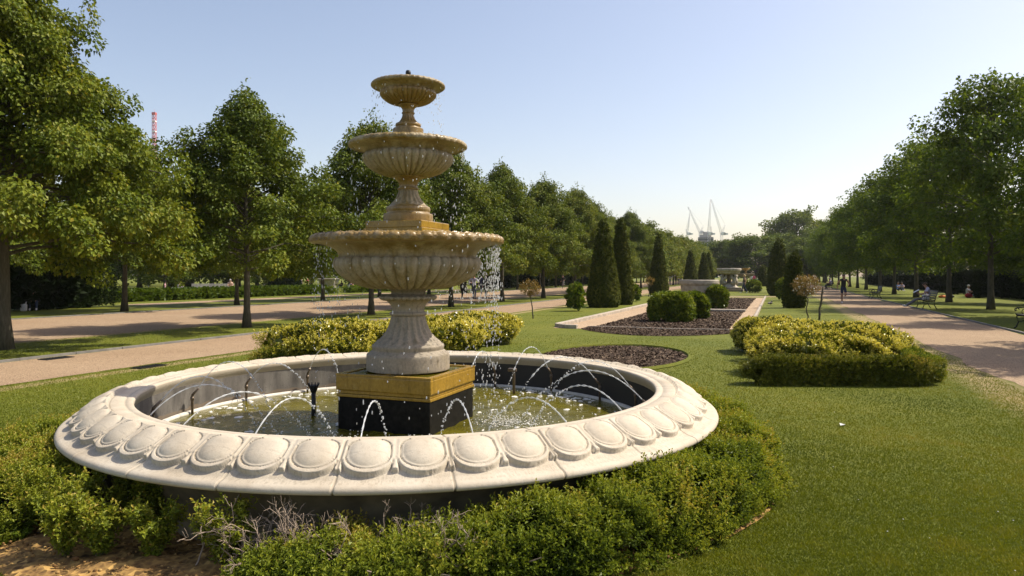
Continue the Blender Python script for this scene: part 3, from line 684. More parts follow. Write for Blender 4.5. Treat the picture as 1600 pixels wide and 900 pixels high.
def limb(p0, p1, sag, n=7, r=rng):
    t = np.linspace(0, 1, n)[:,None]; p0, p1 = np.array(p0), np.array(p1); L = np.linalg.norm(p1-p0)
    pts = p0 + (p1-p0)*t; pts[:,2] += sag*L*np.sin(np.pi*t[:,0]); pts[1:-1] += r.normal(0, .02*L, (n-2,3)); return pts

def tree_data(seed, H, Rm, zb, prof, nb, per, size, rc, trunk_r, droop=.1, rise=(.15,.55), leaders=5, lean=.02, aspect=.75, mat='lime', hang=.55, fill=.35, spire=.09):
    r = np.random.default_rng(seed); tr = MB(); cr = MB()
    n = 14; t = np.linspace(0, 1, n); ph = r.uniform(0, 6.28, 2)
    wob = np.stack([np.sin(t*5 + ph[0]), np.sin(t*4 + ph[1]), 0*t], 1)*lean*H*t[:,None]
    axis = np.stack([0*t, 0*t, t*H*.9], 1) + wob
    rad = trunk_r*(1 - t*.93)**.8 + trunk_r*.55*np.exp(-t*H/.22)
    axis[0,2] = -.06; tr.tube(axis, rad, 12)
    def ax(z): f = np.clip(z/(H*.9), 0, 1)*(n-1); i = min(int(f), n-2); return axis[i] + (axis[i+1]-axis[i])*(f-i)
    cl = []
    for k in range(nb):
        h = ((k + r.uniform(.1,.9))/nb)**.85; az = k*2.39996 + r.normal(0, .35)
        L = Rm*prof(h)*r.uniform(.70, 1.10)*(1.0 if r.random() > .16 else 1.18); z0 = zb - .25 + (H - zb)*h*.86
        up = (rise[0] + (rise[1]-rise[0])*h)*L; a = ax(z0 - up*.25)
        e = np.array([math.cos(az)*L, math.sin(az)*L, 0]) + a; e[2] = z0 + up*(.75) - droop*L*(1-h)
        pts = limb(a, e, .10, 6, r); tr.tube(pts, np.linspace(max(.014, trunk_r*.30*(1-h*.6)), .008, 6), 5, cap=False)
        m = max(2, int(round(L/rc*1.15)))
        for q in range(m):
            f = .46 + .56*(q + r.uniform(.1,.9))/m if L > rc else r.uniform(.3, 1.0)
            c = a + (e-a)*min(f, 1.03); c = c + r.normal(0, rc*.33, 3); c[2] += .10*L*math.sin(math.pi*min(f,1)); cl.append((c, rc*r.uniform(.55, 1.15), 1.0))
    for k in range(leaders):
        az = r.uniform(0, 6.28); rr = Rm*r.uniform(.05, .55) if k else 0; z = H*(.90 - .42*(rr/Rm)**1.2); b = ax(z) + np.array([rr*math.cos(az), rr*math.sin(az), 0])
        hgt = (r.uniform(.07, .12) if k else spire)*H                      # upright leading shoots that break the outline
        for q in range(6): cl.append((b + np.array([r.normal(0, .06), r.normal(0, .06), hgt*(q/4.0 - .4)]), rc*(.62 - .085*q), .9))
    for k in range(int(nb*fill)):
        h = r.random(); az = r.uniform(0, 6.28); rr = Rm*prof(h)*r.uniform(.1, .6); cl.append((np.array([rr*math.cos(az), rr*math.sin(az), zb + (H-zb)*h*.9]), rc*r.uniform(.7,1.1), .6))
    for c, R_, w in cl:
        m = int(per*(R_/rc)**2*w); d = norm(r.normal(size=(m,3))); d[:,2] *= .72
        rr = R_*r.uniform(.25, 1, (m,1))**.55; p = c + d*rr
        out = norm(p - np.array([0, 0, c[2] - .3*R_])*1.0); g_ = r.uniform(-.18, .18)
        nn = d*.9 + np.array([0,0,.75]) + out*.5 + r.normal(0, .42, (m,3)); dr_ = d*.7 + out*.25 + np.array([0,0,-hang]) + r.normal(0, .45, (m,3))
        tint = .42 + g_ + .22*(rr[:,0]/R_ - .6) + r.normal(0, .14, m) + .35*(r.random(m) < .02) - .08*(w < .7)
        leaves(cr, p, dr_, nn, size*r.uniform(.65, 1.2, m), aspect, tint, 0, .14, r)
    return tr.data('trunk', M['bark']), cr.data('crown', M[mat])
def cone_prof(h): return (.80 + 1.6*h if h < .12 else 1.0)*(1 - max(0, h - .10)/.93)**1.08 if h < 1 else 0
def lime_prof(h): return (.78 + 1.6*h if h < .14 else 1.0)*(1 - max(0, h - .10)/.93)**.80 if h < 1 else 0
def oval_prof(h): return max(.12, math.sin(math.pi*(.17 + .80*h))**.75)
def round_prof(h): return max(.25, math.sin(math.pi*(.22 + .72*h))**.6)
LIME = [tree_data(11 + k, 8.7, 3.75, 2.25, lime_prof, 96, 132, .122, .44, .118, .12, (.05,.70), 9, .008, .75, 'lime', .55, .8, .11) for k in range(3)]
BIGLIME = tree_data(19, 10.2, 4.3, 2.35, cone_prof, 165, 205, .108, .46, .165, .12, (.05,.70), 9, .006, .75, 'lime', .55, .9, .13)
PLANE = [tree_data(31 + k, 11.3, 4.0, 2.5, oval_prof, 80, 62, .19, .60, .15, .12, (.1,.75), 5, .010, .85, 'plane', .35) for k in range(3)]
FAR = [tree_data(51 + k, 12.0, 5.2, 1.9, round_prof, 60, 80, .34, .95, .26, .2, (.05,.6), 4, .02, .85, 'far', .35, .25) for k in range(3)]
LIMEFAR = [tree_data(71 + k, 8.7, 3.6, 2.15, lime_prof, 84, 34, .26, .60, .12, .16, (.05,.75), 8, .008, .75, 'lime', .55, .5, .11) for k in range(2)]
def plant_tree(name, data, x, y, label, cat, rz=0.0, sc=1.0, group=None):
    t = thing(name, label, cat, (x, y, 0), rz, group, sc)
    link('trunk', data[0], t); link('crown', data[1], t); return t

ORD = ['first','second','third','fourth','fifth','sixth','seventh','eighth','ninth','tenth']
rt = random.Random(4)
# near row between the left path and the broad walk
near = [(10.9,-16.1,1.0,.88,'large lime tree with thick pale trunk, nearest along the broad walk'),
        (18.2,-15.7,.91,.98,'lime tree with one bare straight trunk, second from the camera along the broad walk'),
        (25.9,-15.9,1.0,.95,'lime tree rising right behind the fountain column, third of the near row'),
        (33.7,-15.9,1.02,.95,'lime tree behind the right side of the bowls, fourth of the near row'),
        (41.6,-16.1,1.05,.95,'lime tree with clear trunk right of the spray, fifth of the near row'),
        (49.4,-15.9,1.06,.98,'lime tree above the small bronze standard shrub, sixth of the near row')]
for k, (u, v, sz, sxy, lab) in enumerate(near):
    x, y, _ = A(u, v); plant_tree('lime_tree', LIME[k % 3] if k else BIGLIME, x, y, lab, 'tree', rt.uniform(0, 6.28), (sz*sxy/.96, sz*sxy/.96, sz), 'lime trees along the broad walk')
for k in range(17):
    u = 57.2 + 7.75*k; x, y, _ = A(u, -15.9 + rt.uniform(-.3,.3)); s = rt.uniform(.95, 1.12)
    plant_tree('lime_tree', (LIME if k < 4 else LIMEFAR)[k % (3 if k < 4 else 2)], x, y, 'lime tree merging into the far end of the near row by the broad walk', 'tree', rt.uniform(0, 6.28), s, 'lime trees far along the near row')
# far row beyond the broad walk
farrow = ['lime tree at the end of the dark tall hedge, beyond the broad walk', 'lime tree beyond the broad walk, close behind the second near lime',
          'lime tree beyond the broad walk with spray in front of its trunk', 'lime tree beyond the broad walk hidden mostly by the lower bowl']
for k in range(-2, 22):
    u = 24.3 + 7.55*k; x, y, _ = A(u, -27.9 + rt.uniform(-.3,.3)); s = rt.uniform(.92, 1.06)
    if k == -1: s = .95
    lab = farrow[k] if 0 <= k < 4 else ('lime tree over the dark tall hedge beyond the broad walk' if k < 0 else 'lime tree of the row beyond the broad walk, seen between nearer limes')
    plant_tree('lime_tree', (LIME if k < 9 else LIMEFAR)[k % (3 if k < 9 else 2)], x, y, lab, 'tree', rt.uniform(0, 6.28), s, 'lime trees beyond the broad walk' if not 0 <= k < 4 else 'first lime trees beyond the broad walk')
# right-hand row
rl = {0: 'tall tree mostly out of view, shading the near end of the path', 1: 'tall tree just beside the near iron bench, casting shade on the path', 2: 'tall dense tree in front of the people resting by the hedge', 3: 'tall tree with trunk beside the orange bag behind the bench', 4: 'tall tree with trunk right behind the reading man', 5: 'tall tree beyond the empty middle bench, before the hedge buttress'}
for k in range(0, 19):
    u = 19.4 + 10.25*k; x, y, _ = A(u, 9.75 + rt.uniform(-.15,.15)); s = rt.uniform(.97, 1.05); s = (.52, .52, .85) if k == 1 else (.90, .90, 1.05) if k == 2 else (.95, .95, 1.0) if k == 3 else (.85, .85, .84) if k == 0 else s
    plant_tree('plane_tree', PLANE[k % 3], x, y, rl.get(k, 'tall tree of the row beside the path, towards its far end'), 'tree', rt.uniform(0, 6.28), s, 'tall trees along the path' if k in rl else 'tall trees far along the path')
# free-standing trees of the meadow, the far end and behind the hedges
def bigtree(px, d, H, W, lab, grp=None, data=None):
    x, y = P(px, d); s = H/12.0; plant_tree('broad_tree', data or FAR[rt.randrange(3)], x, y, lab, 'tree', rt.uniform(0, 6.28), (W/5.2, W/5.2, s), grp)
bigtree(1643, 40, 6.8, 3.9, 'bright green low tree behind the hedge at the end of the near bench', None, PLANE[1])
bigtree(1243, 215, 22.0, 9.5, 'very tall dark tree standing above all the others at the avenue end')
bigtree(1290, 190, 15, 8, 'broad tree in front of the very tall dark one')
bigtree(1180, 165, 11.3, 7.5, 'rounded dark green tree behind the small tiered fountain')
bigtree(1128, 175, 10.6, 6.5, 'pale green tree closing the avenue below the white cranes')
bigtree(1215, 175, 12.2, 6.5, 'yellowish tree between the rounded dark one and the clipped yews')
bigtree(1085, 185, 10.5, 6.0, 'tree whose top hides the foot of the grey office block')
bigtree(1262, 160, 10.5, 5.5, 'tree beyond the clipped yews by the far end of the path')
bigtree(1150, 200, 12.0, 5.0, 'slim light tree right of the tallest crane')
x, y = P(331, 84); plant_tree('broad_tree', FAR[0], x, y, 'old broad tree with thick pale trunk behind the two meadow benches', 'tree', 1.0, (1.05, 1.05, .9))
mt = [(-60,80,11),(20,95,12),(110,80,10),(215,92,11),(262,75,7.5),(300,110,12),(370,92,8.0),(402,100,11),(432,82,7.5),(455,120,13),(492,105,9),(545,120,12),(575,95,8.5),(620,125,12),(680,130,12),(735,120,11),(800,140,12),(850,150,12),(905,160,12),(960,170,13),(1010,180,12.5),(70,125,13),(180,130,13),(350,135,13.5),(520,150,14),(650,160,13)]
for px, d, H in mt:
    bigtree(px + rt.uniform(-6, 6), d, H, H*.46*rt.uniform(.9,1.1), 'leafy tree at the back of the sunny meadow beyond the lime rows', 'trees at the back of the meadow')
for k in range(9):
    x, y, _ = A(34 + 15*k + rt.uniform(-3,3), 21 + rt.uniform(-2, 4)); plant_tree('broad_tree', FAR[k % 3], x, y, 'leafy tree behind the clipped hedge beside the path', 'tree', rt.uniform(0,6.28), rt.uniform(.62,.8), 'trees behind the long hedge')
x, y = P(1770, 26); plant_tree('broad_tree', FAR[1], x, y, 'dark tree shading the tall hedge behind the near bench', 'tree', 2.0, .62)

# ------------------------------------------------------------------ clipped and free shrubs
def surf_super(n, sx, sy, sz, e=4.0, r=rng, lump=.06, lf=2.0, seed=1, top_only=True):
    ar = np.array([sy*sz, sx*sz, sx*sy*.5]); ar = ar/ar.sum(); m = int(n*1.1)          # points spread evenly over the faces of the box, then rounded
    d = r.uniform(-1, 1, (m,3)); ax_ = r.choice(3, m, p=ar); d[np.arange(m), ax_] = np.where(ax_ == 2, 1.0, np.sign(d[np.arange(m), ax_]))
    k = (np.abs(d)**e).sum(1)**(-1/e); p = d*k[:,None]*np.array([sx, sy, sz])
    w = norm(np.sign(p)*np.abs(p/np.array([sx,sy,sz]))**(e-1)/np.array([sx,sy,sz]))
    p = p[:n]; w = w[:n]; p = p*(1 + lump*noise3(p, lf, seed, 3)[:,None]); return p, w
def shrub(name, label, cat, x, y, sx, sy, h, n, mat, leafs, length, nl, rz=0.0, e=4.0, lump=.07, lf=2.0, seed=1, tint=.35, tipgain=.3, upw=.6, aspect=.55, group=None, core=(.02,.03,.008), dens_in=.25, solid=False):
    """A shrub of leafy shoots over its whole surface, with older leaves inside."""
    r = np.random.default_rng(seed); mb = MB()
    p, w = surf_super(n, sx, sy, h/2, e, r, lump, lf, seed)
    inset = r.uniform(0, 1, len(p))**2*.5
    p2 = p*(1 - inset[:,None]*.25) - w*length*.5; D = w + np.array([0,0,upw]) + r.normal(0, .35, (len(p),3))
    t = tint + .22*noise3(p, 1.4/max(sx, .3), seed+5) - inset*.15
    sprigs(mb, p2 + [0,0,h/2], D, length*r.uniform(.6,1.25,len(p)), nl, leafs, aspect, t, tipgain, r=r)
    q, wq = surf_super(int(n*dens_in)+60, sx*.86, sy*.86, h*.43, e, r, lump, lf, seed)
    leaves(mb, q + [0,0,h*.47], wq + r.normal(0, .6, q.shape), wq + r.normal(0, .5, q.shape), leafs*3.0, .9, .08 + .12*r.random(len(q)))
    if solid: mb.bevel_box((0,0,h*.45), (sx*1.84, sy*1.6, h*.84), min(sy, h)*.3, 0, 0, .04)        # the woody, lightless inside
    o = mb.build(name, M[mat], None, (x, y, 0)); o.rotation_euler = (0,0,rz); return tag(o, label, cat, group)

# ring of box round the fountain
def ring_hedge(name, label, a0, a1, r0, r1, h, n, mat, seed, tint=.4, leafs=.020, length=.075, nl=11, thin=None, group=None, lumpy=1.0):
    r = np.random.default_rng(seed); mb = MB(); a = r.uniform(a0, a1, n); s = r.uniform(0, 1, n)
    W = (r1 - r0)/2; rm = (r0 + r1)/2; q = s*math.pi*1.16 - .08*math.pi          # angle round the section, inside foot to outside foot
    h = h*(1 - .40*(1 - sm(np.degrees(a), -88, -60))*(np.degrees(a) > -125)) if thin is not None else h*(1 - (.35 + .15*sm(-a, rd(185), rd(203)))*sm(-a, rd(165), rd(188))*(lumpy > 1.2))
    ce_, se_ = -np.cos(q), np.sin(q); k = (np.abs(ce_)**3.2 + np.abs(se_)**3.2)**(-1/3.2)
    base = np.stack([np.cos(a), np.sin(a)], 1)*rm
    lp = np.concatenate([base, (h*se_)[:,None]], 1)
    lum = 1 + lumpy*(.13*noise3(lp, 1.5, seed, 3) + .17*noise3(lp, 3.6, seed+1))
    end = np.minimum(sm(a, a0, a0 + .10), 1 - sm(a, a1 - .10, a1))*.35 + .65
    rr = rm + W*k*ce_*lum*end; zz = np.maximum(.02, h*k*se_*lum*end)
    p = np.stack([rr*np.cos(a), rr*np.sin(a), zz], 1); w = np.stack([ce_*np.cos(a), ce_*np.sin(a), np.maximum(se_, -.2)], 1)
    prob = np.clip(.62 + 1.0*noise3(p, 2.6, seed + 9, 3), .10, 1); keep = r.random(n) < prob; p, w, a = p[keep], w[keep], a[keep]; n = len(p); h = h[keep]
    if thin is not None:
        keep = r.random(n) < thin(a, p); p, w, a, h = p[keep], w[keep], a[keep], h[keep]
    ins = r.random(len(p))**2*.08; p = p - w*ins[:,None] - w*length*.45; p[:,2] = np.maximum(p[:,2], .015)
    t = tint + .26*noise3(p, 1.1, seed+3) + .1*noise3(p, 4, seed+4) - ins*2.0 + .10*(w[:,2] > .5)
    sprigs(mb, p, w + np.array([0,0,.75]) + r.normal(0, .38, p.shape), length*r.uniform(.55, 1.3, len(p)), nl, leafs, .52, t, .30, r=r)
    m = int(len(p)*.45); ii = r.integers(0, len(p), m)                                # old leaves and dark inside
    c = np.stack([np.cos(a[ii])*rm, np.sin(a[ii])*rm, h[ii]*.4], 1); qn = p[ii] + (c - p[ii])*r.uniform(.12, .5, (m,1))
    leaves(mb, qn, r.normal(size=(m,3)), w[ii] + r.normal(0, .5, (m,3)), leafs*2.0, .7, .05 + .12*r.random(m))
    tw = MB()
    for q_ in range(int((a1-a0)*60)):
        aa = r.uniform(a0+.04, a1-.04); b = np.array([math.cos(aa)*rm*r.uniform(.97,1.03), math.sin(aa)*rm*r.uniform(.97,1.03), .0])
        tip = b + np.array([r.normal(0,.14), r.normal(0,.14), h.mean()*r.uniform(.5,.85)]); tw.tube(limb(b, tip, .05, 5, r), np.linspace(.007,.003,5), 5, cap=False)
    t_ = thing(name, label, 'hedge', (FX, FY, 0), 0, group)
    mb.build('foliage', M[mat], t_); tw.build('branch_work', M['twig'], t_); return t_
rd = math.radians
def thin_front(a, p):
    x = np.degrees(a); gap = np.exp(-((x + 97)/9)**2)*.75 + np.exp(-((x + 82)/6)**2)*.4
    return 1 - gap*(p[:,2] > .05)*(np.hypot(p[:,0], p[:,1]) < 2.98)
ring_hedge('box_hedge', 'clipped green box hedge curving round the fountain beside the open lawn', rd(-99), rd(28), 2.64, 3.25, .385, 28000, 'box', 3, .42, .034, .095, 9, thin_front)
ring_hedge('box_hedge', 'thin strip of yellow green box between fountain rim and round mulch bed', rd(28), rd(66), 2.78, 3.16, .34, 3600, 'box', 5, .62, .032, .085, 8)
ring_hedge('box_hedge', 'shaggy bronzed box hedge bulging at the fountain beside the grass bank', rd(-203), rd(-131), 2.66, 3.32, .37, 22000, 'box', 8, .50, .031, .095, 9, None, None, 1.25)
# young box plants in the bare soil, each on its own
young = [(-2.58,4.13,.14,.34,'young box plant in bare sandy soil nearest the shaggy hedge'),(-2.39,4.13,.14,.32,'young box plant in sandy soil, close beside the one nearest the shaggy hedge'),
         (-2.46,4.62,.14,.36,'dark young box plant close under the rim in shade'),(-2.27,4.62,.14,.40,'tall young box plant with pale tip shoots below the rim'),
         (-2.06,4.10,.13,.29,'bushy little box plant alone in sunlit sand'),(-1.60,3.95,.13,.36,'young box plant at the hedge end beside grey dead twigs'),(-2.72,4.45,.15,.40,'young box plant half hidden behind the shaggy hedge corner')]
for q, (x, y, w, h, lab) in enumerate(young):
    r = np.random.default_rng(90+q); t_ = thing('young_box_plant', lab, 'shrub', (x, y, .03), 0, 'young box plants'); mb = MB(); st = MB()
    for s in range(15):
        az = r.uniform(0, 6.28); tip = np.array([math.cos(az)*w*r.uniform(.2,1.3), math.sin(az)*w*r.uniform(.2,1.3), h*r.uniform(.45,1.05)])
        pts = limb((0,0,-.03), tip, .10, 6, r); st.tube(pts, np.linspace(.005,.0018,6), 5, cap=False)
        m = 26; f = r.uniform(.12, 1, m); base = pts[0] + (tip - pts[0])*f[:,None] + r.normal(0, .012, (m,3)); base[:,2] += .10*h*np.sin(np.pi*f)
        D = np.stack([r.normal(0,.7,m), r.normal(0,.7,m), r.uniform(.2,1.2,m)], 1) + norm(tip)*.5
        sprigs(mb, base, D, .065, 7, .034, .6, .45 + .2*(base[:,2]/h) + r.normal(0,.06), .28, r=r)
    mb.build('foliage', M['box'], t_); st.build('stem', M['stem'], t_)
# grey dead box branches
for q, (a, rr, h, lab) in enumerate([(-97, 2.80, .50, 'tangle of grey dead box branches at the young plants end of the hedge'), (-90, 2.82, .50, 'grey dead branches sticking out below the middle of the rim'), (-82, 2.80, .47, 'dead box branches poking above the hedge beneath the rim'), (-75, 2.74, .40, 'small dry branch end beneath the rim where the hedge thickens')]):
    r = np.random.default_rng(40+q); mb = MB(); b = np.array([FX + rr*math.cos(rd(a)), FY + rr*math.sin(rd(a)), 0])
    def br(p, d, L, rad, lev):
        e = p + d*L; mb.tube(limb(p, e, r.normal(0, .08), 5, r), np.linspace(rad, rad*.55, 5), 5, tint=r.random())
        if lev:
            for _ in range(r.integers(2, 5)):
                dd = norm(d + r.normal(0, .65, 3)); br(p + d*L*r.uniform(.55, 1), dd, L*r.uniform(.4,.65), rad*.6, lev-1)
    for s in range(16 - 2*q):
        d = norm(np.array([r.normal(0,.75), r.normal(0,.5) - .15, r.uniform(.35,.9)])); br(b + np.array([r.normal(0,.20), r.normal(0,.05), .04]), d, h*r.uniform(.42,.6), .0062, 3)
    tag(mb.build('dead_shrub', M['twig']), lab, 'dead shrub', 'dead box branches')

# golden shrub beds with box edging
def golden(label, cx, cy, sx, sy, h, n, seed, rz):
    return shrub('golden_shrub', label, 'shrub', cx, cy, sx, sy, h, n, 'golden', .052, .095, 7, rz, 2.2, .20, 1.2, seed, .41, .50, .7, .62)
def edge_hedge(label, p0, p1, w, h, n, seed, mat='boxbrown', tint=.4):
    c = ((p0[0]+p1[0])/2, (p0[1]+p1[1])/2); L = math.hypot(p1[0]-p0[0], p1[1]-p0[1])
    return shrub('box_hedge', label, 'hedge', c[0], c[1], L/2, w/2, h, int(n*.75), mat, .034, .085, 8, math.atan2(p1[1]-p0[1], p1[0]-p0[0]), 5.0, .17, 1.7, seed, tint, .30, .5, .55)
golden('golden variegated shrub mound with pale leaf tips, front of the bed beside the path', 5.1, 11.9, 1.15, .9, .66, 4200, 21, -.25)
golden('golden variegated shrub mound rising behind the front one by the path', 5.95, 13.3, 1.35, 1.25, .74, 5200, 22, -.25)
golden('smaller golden shrub clump below the slender standard tree and stake', 5.55, 15.3, .8, .7, .72, 3000, 23, .2)
edge_hedge('bronzed low box hedge edging the front of the golden bed on open lawn', (3.45,10.82), (6.45,10.72), .44, .40, 6000, 24, 'boxbrown', .42)
edge_hedge('low box hedge on the path side of the golden bed', (6.5,10.95), (7.1,13.2), .36, .34, 4200, 25, 'box', .5)
edge_hedge('dark green box hedge corner at the back of the golden bed nearest the mulch', (5.30,16.0), (6.35,16.5), .55, .52, 3600, 26, 'box', .22)
golden('golden shrub mound behind the basin, left of the column', -3.3, 13.7, 1.35, 1.0, .74, 5200, 27, .55)
golden('golden shrub mound behind the column of the fountain', -1.75, 15.0, 1.3, 1.0, .74, 4600, 28, .55)
golden('golden shrub mound right of the column with water drops before it', -.85, 17.3, 1.1, .9, .72, 4600, 29, .55)
edge_hedge('low green box hedge in front of the golden mound left of the column', (-4.6,12.85), (-2.5,13.0), .45, .36, 4200, 30, 'box', .6)
edge_hedge('long low bronzed box hedge right of the column by the lawn', (-1.85,16.1), (-.1,18.1), .45, .50, 4800, 31)
# bushes in the long bed and on the lawn
bush = lambda lab, x, y, sx, sy, h, n, seed, mat='laurel', e=2.8, ls=.085, grp=None, tint=.40, lump=.15: shrub('round_bush', lab, 'bush', x, y, sx, sy, h, n, mat, ls, .15, 7, .3*seed, e, lump, 1.3, seed, tint, .38, .6, .6, grp, dens_in=.10 if n < 500 else .25)
bush('large glossy green bush in the mulch of the long bed', 5.66, 25.4, .72, .62, .97, 2600, 41, e=4.0, lump=.10)
bush('second glossy bush merging behind the large one before the stone bowl', 6.95, 27.2, .46, .55, .92, 1700, 42)
bush('dark upright bush beside the stone bowl in the long bed', 10.05, 35.0, .42, .5, 1.08, 1600, 43)
bush('ragged pale green shrub on the lawn before the front clipped yew', *G(899,486), .40, .38, 1.25, 420, 44, 'fresh', 1.8, .095, None, .7, .30)
bush('small pale shrub on the lawn right of the front clipped yews', *G(991,471), .36, .34, 1.05, 380, 45, 'fresh', 1.8, .095, None, .7, .28)
bush('low green shrub by the cross path before the lion fountain', *G(1176,457), .95, .8, 1.15, 1200, 46, 'laurel', 2.2, .09)
bush('yellowish loose shrub leaning on the dark clipped yew by the path', *G(1224,470), .42, .4, 1.45, 420, 47, 'fresh', 1.8, .095, None, .8, .28)
bush('small round bush on the lawn at the edge of the golden hedge', *P(1217.5, 15.6), .01, .01, .05, 3, 48) if False else None
bush('rounded brown green bush on the sunny meadow behind the benches', *P(283, 92), 1.6, 1.4, 1.9, 900, 49, 'boxbrown', 2.2, .20)
bush('dark rounded bush on the meadow beside a slim trunk', *P(446, 80), 1.6, 1.4, 2.0, 900, 50, 'darkhedge', 2.2, .20)
# clipped yews
def yew(label, x, y, Rb, H, seed, n=5200, pw=.85, ls=.085):
    r = np.random.default_rng(seed); mb = MB(); h = 1 - np.sqrt(r.uniform(0, 1, n)); a = r.uniform(0, 6.283, n)
    pr = lambda h: Rb*(np.clip(1 - h, 0, 1)**pw)*(1 - .32*np.exp(-h*H/.22)) + .05*(h < .98)
    lp = np.stack([np.cos(a)*Rb, np.sin(a)*Rb, h*H], 1); rr = pr(h)*(1 + .035*noise3(lp, 1.2, seed, 3)) + r.normal(0, .012, n)
    p = np.stack([rr*np.cos(a), rr*np.sin(a), .06 + h*(H-.06)], 1); w = np.stack([np.cos(a), np.sin(a), np.full(n, .35)], 1)
    sprigs(mb, p - w*.07, w + r.normal(0, .4, p.shape) + [0,0,.35], .10*r.uniform(.6, 1.35, n), 8, ls, .38, .33 + .25*noise3(lp, .8, seed+1) + .30*(r.random(n) < .10), .25, r=r)
    m = int(n*.8); ii = r.integers(0, n, m); q = p[ii]*np.array([.86,.86,1]); leaves(mb, q, r.normal(size=(m,3)), w[ii] + r.normal(0,.4,(m,3)), ls*2.6, .8, .05 + .1*r.random(m))
    t_ = thing('clipped_yew', label, 'topiary', (x, y, 0), 0, 'clipped yew cones')
    mb.build('foliage', M['yew'], t_); MB().tube([(0,0,-.05),(0,0,H*.7)], [.09,.03], 8).build('trunk', M['bark'], t_); return t_
yew('broad clipped yew cone nearest on the lawn, behind the pale ragged shrub', *G(943,480), .90, 4.6, 61)
yew('slimmer clipped yew cone leaning close beside the broad nearest one', *G(970,476), .72, 4.95, 62, pw=.75)
yew('clipped yew cone standing alone by the kerb of the long bed', *G(1029,462), .83, 5.0, 63)
yew('clipped yew cone above the left end of the stone bowl', *P(1079, 84), 1.0, 4.65, 64)
yew('clipped yew cone above the middle of the stone bowl', *P(1100, 92), 1.05, 4.7, 65)
yew('narrow clipped yew cone half behind its twin above the stone bowl', *P(1107, 100), .9, 4.9, 66)
yew('tall dark clipped yew column on the lawn by the cross path', *G(1217,462), .85, 4.65, 67, pw=.55)
yew('clipped yew column half hidden behind its darker twin', *P(1211, 66), .72, 4.45, 68, pw=.55)
yew('low stout dark clipped yew behind the slender standard tree', *G(1241,481), .52, 2.85, 69, 4200, .6)
yew('narrow far clipped yew right of the small tiered fountain', *P(1192, 105), .65, 3.3, 70, 2600, .35)
# tall dark yew hedges
def wall_hedge(label, p0, p1, w, h, n, seed, ls=.10, mat='darkhedge'):
    L = math.hypot(p1[0]-p0[0], p1[1]-p0[1])
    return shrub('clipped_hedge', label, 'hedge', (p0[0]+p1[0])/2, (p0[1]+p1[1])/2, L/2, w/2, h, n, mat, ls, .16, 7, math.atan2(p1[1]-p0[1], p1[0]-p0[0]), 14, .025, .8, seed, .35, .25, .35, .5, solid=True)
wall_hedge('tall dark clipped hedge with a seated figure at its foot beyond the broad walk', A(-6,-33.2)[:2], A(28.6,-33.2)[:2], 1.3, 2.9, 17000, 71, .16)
wall_hedge('long dark clipped hedge at the back of the lawn where people rest', A(22,16.3)[:2], A(62,16.3)[:2], 1.3, 2.05, 12000, 72, .13)
wall_hedge('short hedge buttress with sunlit top behind the bench with the reader', A(60.5,13.6)[:2], A(60.5,16.2)[:2], 1.2, 2.05, 2500, 73)
wall_hedge('short hedge buttress with sunlit top, further than the reading man', A(71,13.8)[:2], A(71,16.2)[:2], 1.2, 2.05, 2200, 74)
wall_hedge('far stretch of dark clipped hedge along the path', A(72,16.3)[:2], A(150,16.3)[:2], 1.3, 2.0, 11000, 75, .17)
wall_hedge('tall dark hedge behind the near iron bench', A(18,17.8)[:2], A(33,17.8)[:2], 1.5, 3.1, 5200, 76, .13)
wall_hedge('tall dark clipped hedge beyond the lime trees behind the bronze shrub', A(76,-32.6)[:2], A(150,-32.6)[:2], 1.5, 2.9, 9000, 77, .2)
def low_hedge(label, p0, p1, n, seed): 
    L = math.hypot(p1[0]-p0[0], p1[1]-p0[1]); return shrub('meadow_hedge', label, 'hedge', (p0[0]+p1[0])/2, (p0[1]+p1[1])/2, L/2, .65, .62, n, 'fresh', .12, .14, 7, math.atan2(p1[1]-p0[1], p1[0]-p0[0]), 8, .05, .9, seed, .35, .3, .5, .55, solid=True)
low_hedge('low bright green hedge along the sunny meadow in front of the benches', A(28.5,-37.8)[:2], A(56,-37.8)[:2], 5200, 78)
low_hedge('low bright green hedge further along the meadow by the stone urn', A(56.4,-37.8)[:2], A(80,-37.8)[:2], 4200, 79)
# standards
def standard(label, x, y, hs, lean, rad, mat, seed, n, bloom=False, name='standard_tree'):
    r = np.random.default_rng(seed); t_ = thing(name, label, 'small tree', (x, y, 0), 0)
    top = np.array([lean[0], lean[1], hs]); st = MB().tube(limb((0,0,-.03), top, .0, 8, r), np.linspace(.026,.018,8), 8)
    for q in range(16): st.tube(limb(top - [0,0,.12*r.random()], top + norm(r.normal(size=3) + [0,0,.5])*rad*.85, .06, 5, r), np.linspace(.010,.003,5), 5, cap=False)
    d = norm(r.normal(size=(n,3))); rr = rad*r.uniform(.35, 1, (n,1))**.6; p = top + [0,0,rad*.5] + d*rr*[1,1,.75]
    mb = MB(); sprigs(mb, p, d + [0,0,.4] + r.normal(0,.4,p.shape), .10, 5, .065, .5, .45 + r.normal(0,.12,n), .3, r=r); mb.build('crown', M[mat], t_)
    st.build('stem', M['bark'], t_)
    if bloom:
        bl = MB()
        for q in range(60): bl.ball(p[q] + d[q]*.06, .026*r.uniform(.6,1.2), 0, .5, 5, 4)
        o = bl.build('blossom', M['foam'], t_); o['kind'] = 'stuff'
standard('little standard tree with bronze leaves on a thin leaning stem', *G(833,498), .98, (-.12,.0), .37, 'bronze', 81, 260)
standard('standard tree with pale blossom among bronze leaves above golden shrubs', *G(1262,500), 1.02, (-.04,.02), .48, 'bronze', 82, 420, True)
standard('tiny bronze standard tree by the kerb between shrub and yew', *G(1014,464), 1.0, (0,0), .42, 'bronze', 83, 140)
mb = MB().tube(limb((0,0,-.05), (.17,.05,1.25), .02, 8), np.linspace(.04,.03,8), 8)
